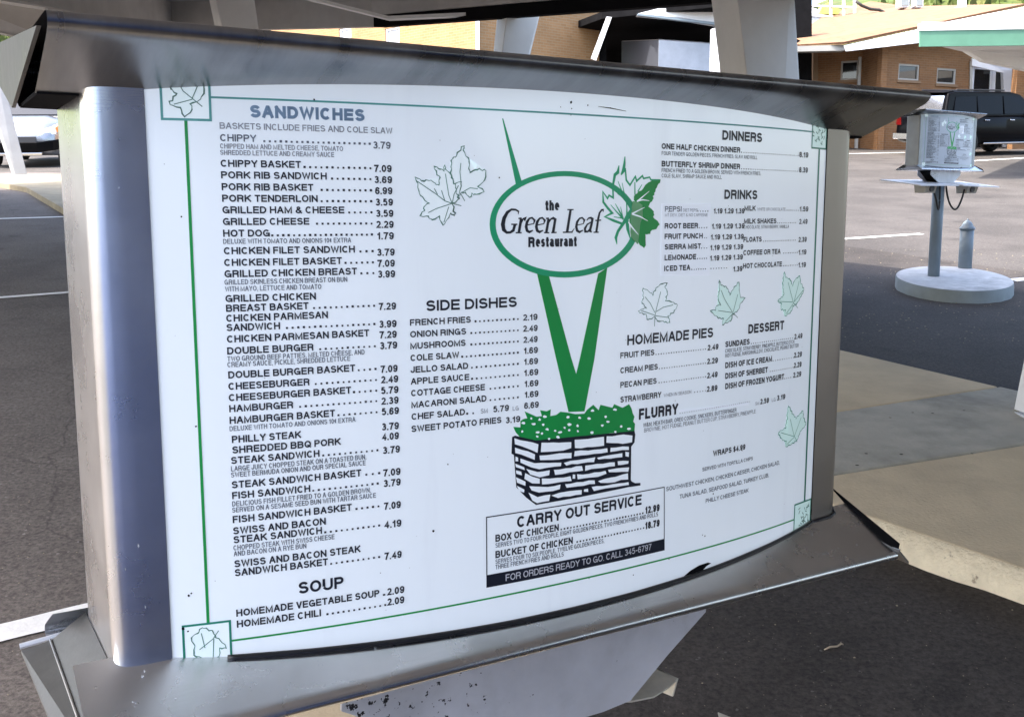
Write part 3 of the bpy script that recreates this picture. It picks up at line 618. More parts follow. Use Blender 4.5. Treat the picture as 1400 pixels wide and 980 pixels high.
# ---------------------------------------------------------------- the menu board
U = .38                                     # half the width of the bowed menu sheet, metres
SAG, KQ = 0.11264, 0.15538
HB, XL, XR = 0.59696, 0.92262, 0.95736
TH = 0.53844
def sy(x): return -SAG*(1-x*x)*(1+KQ*x*x)
def to3(x, z, layer=0): return (x*U, sy(x)*U - layer*.00022, z*U)
def fill(pts, layer, acc):
    bm = bmesh.new(); vs = [bm.verts.new((p[0], 0, p[1])) for p in pts]; bm.faces.new(vs)
    bmesh.ops.triangulate(bm, faces=bm.faces[:], ngon_method='EAR_CLIP')
    x0, x1 = min(p[0] for p in pts), max(p[0] for p in pts)
    k = math.ceil(x0/.04)*.04
    while k < x1:
        bmesh.ops.bisect_plane(bm, geom=bm.verts[:]+bm.edges[:]+bm.faces[:], plane_co=(k,0,0), plane_no=(1,0,0), dist=1e-6); k += .04
    bm.verts.index_update()
    acc.add([to3(v.co.x, v.co.z, layer) for v in bm.verts], [[v.index for v in f.verts] for f in bm.faces]); bm.free()
def ribbon(pts, wd, layer, acc, closed=False):
    q = []; ws = []; n = len(pts); m = n if closed else n-1
    for i in range(m):
        a, b = pts[i], pts[(i+1) % n]; l = math.hypot(a[0]-b[0], a[1]-b[1]); s = max(1, int(l/.03))
        wa = a[2] if len(a) > 2 else wd; wb = b[2] if len(b) > 2 else wd
        for j in range(s):
            t = j/s; q.append((a[0]+(b[0]-a[0])*t, a[1]+(b[1]-a[1])*t)); ws.append((wa+(wb-wa)*t)/2)
    if not closed: q.append(tuple(pts[-1][:2])); ws.append((pts[-1][2] if len(pts[-1]) > 2 else wd)/2)
    v, f = strokemesh(q, ws, closed); acc.add([to3(a, b, layer) for a, b in v], f)
STY = {0:('ink',.103), 1:('ink_mid',.078), 2:('ink_glare',.13), 3:('ink_grey',.085), 4:('ink_grey',.075), 5:('ink_white',.07), 6:('ink_mid',.09), 7:('ink',.125)}
def textrow(row, acc):
    s, x0, z0, x1, h, st = row
    if s[0] == '.' and len(s) > 1 and set(s) == {'.'}:
        r = .0042 if x0 < .25 else .0027
        for i in range(len(s)):
            x = x0+(x1-x0)*i/(len(s)-1); r2 = r*random.uniform(.8, 1.05)
            acc.add([to3(x-r2*.6, z0, 3), to3(x+r2*.6, z0, 3), to3(x+r2*.6, z0+r2*1.15, 3), to3(x-r2*.6, z0+r2*1.15, 3)], [(0,1,2,3)])
        return
    asp = .8
    for _ in range(4):
        parts, wd = textmesh(s, STY[st][1]*(1.12 if x0 > .2 and st == 0 else 1), .10 if st != 1 else .12, asp); asp *= (x1-x0)/h/wd; asp = max(.25, asp)
    kx = (x1-x0)/wd
    for i, (v, f) in enumerate(parts): acc.add([to3(x0+a*kx, z0+b*h, 3+(i % 4)*.12) for a, b in v], f)

def facepart(name, acc, m, parent, label=None, kind=None):
    o = mk(name, acc.v, acc.f, m, parent); tag(o, label=label, kind=kind); return o

def toothed(pts, amp=.0045, step=.017):
    q = []; n = len(pts); ar = sum(pts[i][0]*pts[(i+1) % n][1]-pts[(i+1) % n][0]*pts[i][1] for i in range(n)); sg = 1 if ar > 0 else -1
    for i in range(n):
        p, p2 = pts[i], pts[(i+1) % n]; dx, dz = p2[0]-p[0], p2[1]-p[1]; l = math.hypot(dx, dz) or 1e-6; s_ = max(1, round(l/step)); q.append((p[0], p[1]))
        for j in range(s_):
            t = (j+.62)/s_; k = amp*random.uniform(.5,1.2)*(1 if s_ > 1 else .5)
            q.append((p[0]+dx*(j+.25)/s_, p[1]+dz*(j+.25)/s_)); q.append((p[0]+dx*t+dz/l*k*sg, p[1]+dz*t-dx/l*k*sg))
    return q
def print_menu(sheet, detail=True):
    """everything printed on the sheet, as sub-parts of it"""
    out = []
    def put(name, fn, m, label=None, kind=None):
        a = MB(); fn(a)
        o = facepart(name, a, M[m] if isinstance(m, str) else m, sheet, label, kind); out.append(o); return o
    # border lines and corner boxes
    def borders(a, sel):
        bx = [(-.968,-.874), (.914,1.0)]
        if sel == 'top': ribbon([(-.874,HB),(.914,HB)], .0042, 2, a)
        if sel == 'bot': ribbon([(-.876,-HB),(.902,-HB)], .0045, 2, a)
        if sel == 'left': ribbon([(-XL,.55),(-XL,-.55)], .0062, 2, a)
        if sel == 'right': ribbon([(XR,.55),(XR,-.55)], .009, 2, a)
    for s_, m_ in (('top','teal_fade'), ('bot','green'), ('left','green'), ('right','teal_line')): put('border_line', lambda a, s_=s_: borders(a, s_), m_)
    for i, (x0, x1, z0, z1) in enumerate([(-.968,-.874,.55,.648), (-.975,-.877,-.55,-.648), (.914,.996,.55,.648), (.900,.996,-.55,-.648)]):
        put('corner_box', lambda a: ribbon([(x0,z0),(x1,z0),(x1,z1),(x0,z1)], .005, 2.2, a, True), 'teal_fade' if i in (0,) else 'teal_line')
        put('corner_tint', lambda a: fill([(x0,z0),(x1,z0),(x1,z1),(x0,z1)], .8, a), M['leafpale%d' % (0 if i < 2 else 2)])
    if True:
        def scr(a):                                  # worn leaf drawing in the right corners
            for c in (.60, -.60):
                for k in range(26):
                    x = random.uniform(.925,.985); z = c+random.uniform(-.035,.035); an = random.uniform(0, 6.3); ribbon([(x,z),(x+.012*math.cos(an), z+.012*math.sin(an))], .003, 2, a)
        put('corner_drawing', scr, 'leaf_line', kind='stuff')
    # logo
    def ring(a):
        o, i_ = G_['ell'], G_['elli']; n = len(o); v = [to3(p[0], p[1], 1.6) for p in o+i_]; a.add(v, [(k, (k+1) % n, n+(k+1) % n, n+k) for k in range(n)])
    put('logo_ring', ring, 'green_logo'); put('logo_spike', lambda a: fill(G_['spike'], 1.5, a), 'green_logo')
    for v in G_['vee']: put('logo_leg', lambda a, v=v: fill(v, 1.4, a), 'green')
    put('logo_foliage', lambda a: fill(G_['green'], 1.7, a), 'green')
    def specks(a):
        for s_ in G_['specks']: fill(s_, 2.1, a)
    put('foliage_highlight', specks, 'leafpale0', kind='stuff')
    put('brick_planter_outline', lambda a: (fill(G_['basket'], 1.9, a), fill(G_['foot'], 1.85, a)), 'ink')
    for b in G_['bricks']:
        def bb(a, b=b):
            c0 = [sum(p[0] for p in b)/len(b), sum(p[1] for p in b)/len(b)]; q = []
            n = len(b)
            for i in range(n):                       # uneven hand-drawn edges
                p, p2 = b[i], b[(i+1) % n]; l = math.hypot(p[0]-p2[0], p[1]-p2[1]); s = max(1, int(l/.018))
                for j in range(s):
                    t = j/s; x = p[0]+(p2[0]-p[0])*t; z = p[1]+(p2[1]-p[1])*t; jj = .0016
                    q.append((x+random.uniform(-jj,jj)+(c0[0]-x)*.02, z+random.uniform(-jj,jj)+(c0[1]-z)*.03))
            fill(q, 2.4, a)
        put('drawn_brick', bb, 'sheet')
    def script(a):
        for i, s_ in enumerate(G_['script']): ribbon([tuple(p) for p in s_], .01, 3+(i % 5)*.12, a)
    put('script_lettering', script, 'ink')
    put('leaf_fill', lambda a: fill(toothed(G_['leafA'], .006, .022), 2.0, a), 'green'); put('leaf_fill', lambda a: fill(toothed(G_['leafB'], .007, .022), 2.1, a), 'green')
    put('leaf_fill', lambda a: fill(G_['leafC'], 2.3, a), 'green_pale', label='lighter patch across the middle of the logo leaf')
    def lr(a):
        for i, s_ in enumerate(G_['leafrib']): ribbon([tuple(p) for p in s_], .01, 2.6+(i % 6)*.1, a)
    put('leaf_vein', lr, 'green_logo')
    def lw(a):
        for i, s_ in enumerate(G_['leafW']): ribbon([tuple(p) for p in s_], .01, 3.3, a)
    put('leaf_highlight', lw, 'leafpale0')
    # outline leaves
    for i, (out_, veins, pale) in enumerate(G_['leaves']):
        out_ = toothed(out_, .004, .016)
        mm = M['leafpale%d' % (2 if pale > .7 else (1 if pale > .45 else 0))]
        put('leaf_tint', lambda a: fill(out_, 1.0+i*.03, a), mm)
        def ol(a):
            n = len(out_); q = []
            for k in range(n):                       # ragged, broken outline
                p, p2 = out_[k], out_[(k+1) % n]; l = math.hypot(p[0]-p2[0], p[1]-p2[1]); s = max(1, int(l/.02))
                for j in range(s):
                    t = j/s; q.append((p[0]+(p2[0]-p[0])*t+random.uniform(-.0006,.0006), p[1]+(p2[1]-p[1])*t+random.uniform(-.0006,.0006), random.choice((.0014,.0024,.0032,.0018))))
            ribbon(q, .002, 2.4, a, True)
            for v_ in veins: ribbon([tuple(p) for p in v_], .0018, 2.6, a)
        put('leaf_drawing', ol, 'leaf_line' if pale < .9 else 'teal_line')
    # stickers, carry-out box
    put('price_patch', lambda a: fill(G_['sticker'], 1.2, a), 'sticker'); put('price_patch', lambda a: fill(G_['sticker2'], 1.2, a), 'sticker')
    put('carry_out_frame', lambda a: ribbon([tuple(p) for p in G_['cobox']], .0028, 2, a, True), 'ink')
    put('carry_out_band', lambda a: fill(G_['coband'], 2.0, a), 'ink')
    if detail:
        for row in TEXT:
            nm = 'dot_leader' if set(row[0]) == {'.'} else ('price' if row[0][0].isdigit() else ('heading' if row[4] > .021 else 'menu_line'))
            put(nm, lambda a: textrow(row, a), STY[row[5]][0])
    else:
        for st in STY:
            put('lettering', lambda a: [textrow(r_, a) for r_ in TEXT if r_[5] == st], STY[st][0], kind='stuff')
    def dirt(a):
        for x, z, r in [(-.66,.600,.0035),(-.02,.625,.005),(-.018,.610,.003),(-.02,.594,.002),(-.05,.612,.002),(.03,.62,.003),(.10,.617,.003),(.5,-.44,.004),(.62,-.33,.003),(.47,-.56,.004),(.46,-.555,.003),(.2,-.62,.003),(.33,-.60,.003),(-.36,-.24,.003),(-.40,-.40,.005),(-.96,-.48,.004),(-.955,-.475,.003),(-.975,-.555,.006),(-.965,-.562,.003),(-.94,.35,.003),(-.93,-.1,.003),(-.22,.44,.003),(.3,.36,.002),(-.62,.05,.003),(.05,-.6,.002)]+[(random.uniform(-.98,.98), random.uniform(-.6,.6), random.uniform(.0008,.0016)) for _ in range(70)]:
            r *= .72; fill([(x+r*math.cos(t+x*9)*random.uniform(.6,1.2), z+r*math.sin(t+x*9)*random.uniform(.6,1.2)) for t in (0,1.05,2.1,3.1,4.2,5.2)], 4, a)
        for pl in ([(.062,.619,.001),(.10,.617,.0025),(.15,.612,.001)],): ribbon(pl, .002, 4, a)
        fill([(.385,-.664),(.415,-.651),(.45,-.643),(.485,-.642),(.50,-.647),(.48,-.652),(.46,-.664),(.42,-.672)], 4, a)
    put('dirt_speck', dirt, 'black', kind='stuff')
    return out

def menu_sheet(parent, H):
    nx, nz = 60, 2; v = []; f = []
    for i in range(nx+1):
        x = -1+2*i/nx
        for z in (-.70, .665): v.append((x*U, sy(x)*U, z*U))
    for i in range(nx): f.append((2*i, 2*i+2, 2*i+3, 2*i+1))
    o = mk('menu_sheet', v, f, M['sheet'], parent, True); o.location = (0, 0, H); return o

def menu_board(name, loc, rz, H, detail, pole_drop=0.0, **kw):
    root = empty(name, loc, rz, **kw)
    def add(nm, mb, m, smooth=False, label=None):
        o = mb.build(nm, M[m], root, smooth); o.location = (0, 0, H)
        if label: o['label'] = label
        return o
    s = lambda pts: [tuple(c*U for c in p) for p in pts]
    # stainless case: left and right strips with rounded corners, flat core, second bowed face behind
    half = [(-1.0,-.004),(-1.05,-.0035),(-1.085,-.0015),(-1.098,.0015),(-1.109,.007),(-1.116,.015),(-1.1195,.026),(-1.12,.04),(-1.12,.325)]
    def strip(sgn, back=False):
        p = [(sgn*x, (y if not back else .395-y)) for x, y in (half if not back else half[:-1]+[(-1.12,.3252)])]
        if back: p = [(sgn*x, .395-y) for x, y in half[:8]]+[(sgn*-1.12,.3255)]
        mb = MB(); n = len(p); z0, z1 = -.632, .618
        mb.add([(x*U, y*U, z0*U) for x, y in p]+[(x*U, y*U, z1*U) for x, y in p], [(i, i+1, n+i+1, n+i) for i in range(n-1)])
        return mb
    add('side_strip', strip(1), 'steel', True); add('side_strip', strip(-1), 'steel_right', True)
    add('side_strip', strip(1, True), 'steel', True); add('side_strip', strip(-1, True), 'steel', True)
    core = MB(); core.box((-.999*U, .012*U, -.64*U), (.999*U, .383*U, .64*U)); add('case_core', core, 'shadow_metal')
    sheet = menu_sheet(root, H)
    back = copy_obj(sheet, root); back.rotation_euler = (0, 0, PI); back.location = (0, .395*U, H); back.name = 'menu_sheet'; back['label'] = 'blank back face of the board'
    print_menu(sheet, detail)
    # flared visor and tray, front and back
    vis = [(.040,.594),(.030,.598),(-.168,.668),(-.190,.677),(-.203,.686),(-.210,.696),(-.209,.706),(-.200,.713),(-.186,.716),(-.17,.716),(.1975,.716)]
    tr = [(.032,-.604),(-.158,-.697),(-.170,-.703),(-.180,-.710),(-.186,-.719),(-.186,-.728),(-.180,-.735),(-.168,-.738),(-.150,-.737),(.1975,-.737)]
    XE = 1.2
    for bk in (False, True):
        q = [(.395-y if bk else y, z) for y, z in vis]; mb = MB(); mb.prof(s(q), -XE*U, XE*U); add('visor_panel', mb, 'steel_v', True)
        q = [(.395-y if bk else y, z) for y, z in tr]; mb = MB(); mb.prof(s(q), -XE*U, XE*U); add('tray_panel', mb, 'steel', True)
    mb = MB(); mb.box((-1.197*U,.035*U,.592*U), (1.197*U,.36*U,.600*U)); add('visor_underside', mb, 'black')  # black colour stands for the shadow under the visor
    for sg in (-1, 1):
        X = sg*1.206*U
        mb = MB(); mb.poly([(X, y*U, z*U) for y, z in [(-.172,.690),(.366,.592),(.62,.665),(.80,.70),(.92,.795),(.30,.735)]], (sg*.003,0,0)); add('visor_end_plate', mb, 'steel_worn')
        # tray ends: folded flange beside the case and an outer flap
        mb = MB(); mb.hexa([(sg*1.122*U,.03*U,-.628*U),(sg*1.122*U,.40*U,-.628*U),(sg*1.122*U,.40*U,-.634*U),(sg*1.122*U,.03*U,-.634*U),(sg*1.20*U,-.19*U,-.704*U),(sg*1.20*U,.44*U,-.700*U),(sg*1.20*U,.44*U,-.708*U),(sg*1.20*U,-.19*U,-.712*U)]); add('tray_end_flange', mb, 'steel_worn')
        mb = MB(); mb.hexa([(sg*1.203*U,-.19*U,-.704*U),(sg*1.203*U,.44*U,-.700*U),(sg*1.203*U,.44*U,-.708*U),(sg*1.203*U,-.19*U,-.712*U),(sg*1.235*U,-.20*U,-.742*U),(sg*1.268*U,.45*U,-.714*U),(sg*1.268*U,.45*U,-.722*U),(sg*1.235*U,-.20*U,-.75*U)]); add('tray_end_flap', mb, 'steel_worn')
        mb = MB(); mb.tube(s([(sg*1.202,.44,-.697),(sg*1.202,-.19,-.701)]), .0011, 6); add('folded_edge', mb, 'steel')
    mb = MB(); mb.tube(s([(-1.27,.455,-.706),(-1.10,.455,-.69)]), .0028, 6); add('folded_edge', mb, 'white_worn')
    mb = MB(); X = 1.201*U; mb.poly([(X, y*U, z*U) for y, z in [(.10,-.565),(.03,-.61),(-.18,-.712),(-.185,-.682)]], (.002,0,0)); add('tray_end_rim', mb, 'black')
    mb = MB()                                        # pale scratches and dried spots on the metal
    for k in range(66):
        if k < 38: x, y = random.uniform(-1.15,1.15), random.uniform(-.15,.02); c = Vector((x, y, -.62+.487*y-.0003)); t1 = Vector((1,0,0)); t2 = Vector((0,.9,.44)); c.z = -.607+.487*(y-.027)+.0015
        elif k < 62: y = random.uniform(.25,.75); c = Vector((-1.2105, y, random.uniform(.69,.73))); t1 = Vector((0,1,0)); t2 = Vector((0,0,1))
        else: x = random.uniform(-1.10,-1.02); c = Vector((x, -.0055, random.uniform(-.6,.6))); t1 = Vector((1,0,0)); t2 = Vector((0,0,1))
        n = random.choice((1,1,3))
        for q in range(n):
            c2 = c+t1*random.uniform(-.01,.01)+t2*random.uniform(-.01,.01); r1 = random.uniform(.0008,.0024); r2 = r1*random.uniform(.6,3); a_ = random.uniform(0,3)
            mb.add([(c2+(t1*math.cos(a_+i*1.57)*r1+t2*math.sin(a_+i*1.57)*r2))*U for i in range(4)], [(0,1,2,3)])
    o = mb.build('pale_scratch', M['white_worn'], root); o.location = (0, 0, H); tag(o, kind='stuff')
    # black gasket along the foot of the sheet
    gp = [(-.886,-.6345),(-.82,-.639),(-.7,-.648),(-.5,-.660),(-.3,-.668),(-.185,-.6715),(0,-.6735),(.2,-.673),(.435,-.6675),(.6,-.659),(.763,-.649),(.88,-.640),(.998,-.630)]
    gs = []
    for i in range(len(gp)-1):
        for j in range(4): t = j/4; gs.append((gp[i][0]+(gp[i+1][0]-gp[i][0])*t, gp[i][1]+(gp[i+1][1]-gp[i][1])*t))
    gs.append(gp[-1]); mb = MB(); mb.tube([(x*U, (sy(x)-.006)*U, z*U) for x, z in gs], .0074*U, 8); add('gasket', mb, 'rubber', True)
    mb = MB(); mb.tube([(x*U, y*U, z*U) for x, y, z in [(.998,-.006,-.630),(1.03,-.008,-.6245),(1.085,-.006,-.622),(1.116,.004,-.617),(1.128,.03,-.604)]], [.0085*U,.006*U,.005*U,.005*U,.004*U], 8); add('gasket', mb, 'rubber', True)
    # tapered hopper plate below the tray
    hp = [(-.6,-.735),(.565,-.735),(.566,-.84),(.42,-.945),(.284,-1.053),(.187,-1.062),(-.19,-1.06),(-.32,-1.02),(-.606,-.851)]
    mb = MB(); mb.poly([(x*U, .0, z*U) for x, z in hp], (0, .004, 0)); add('hopper_plate', mb, 'chipped')
    mb = MB(); mb.poly([(x*U, .385*U, z*U) for x, z in hp], (0, .004, 0)); add('hopper_plate', mb, 'white_worn')
    mb = MB(); mb.hexa([(-.56*U,.012*U,-.737*U),(.52*U,.012*U,-.737*U),(.52*U,.38*U,-.737*U),(-.56*U,.38*U,-.737*U),(-.17*U,.012*U,-1.05*U),(.17*U,.012*U,-1.05*U),(.17*U,.38*U,-1.05*U),(-.17*U,.38*U,-1.05*U)]); add('hopper_body', mb, 'shadow_metal')
    bz = -H + pole_drop
    mb = MB(); mb.tube([(0,.1975*U,bz),(0,.1975*U,-1.0*U)], .055 if not detail else .05, 20); add('pole', mb, 'pole', True)
    return root, sheet, add

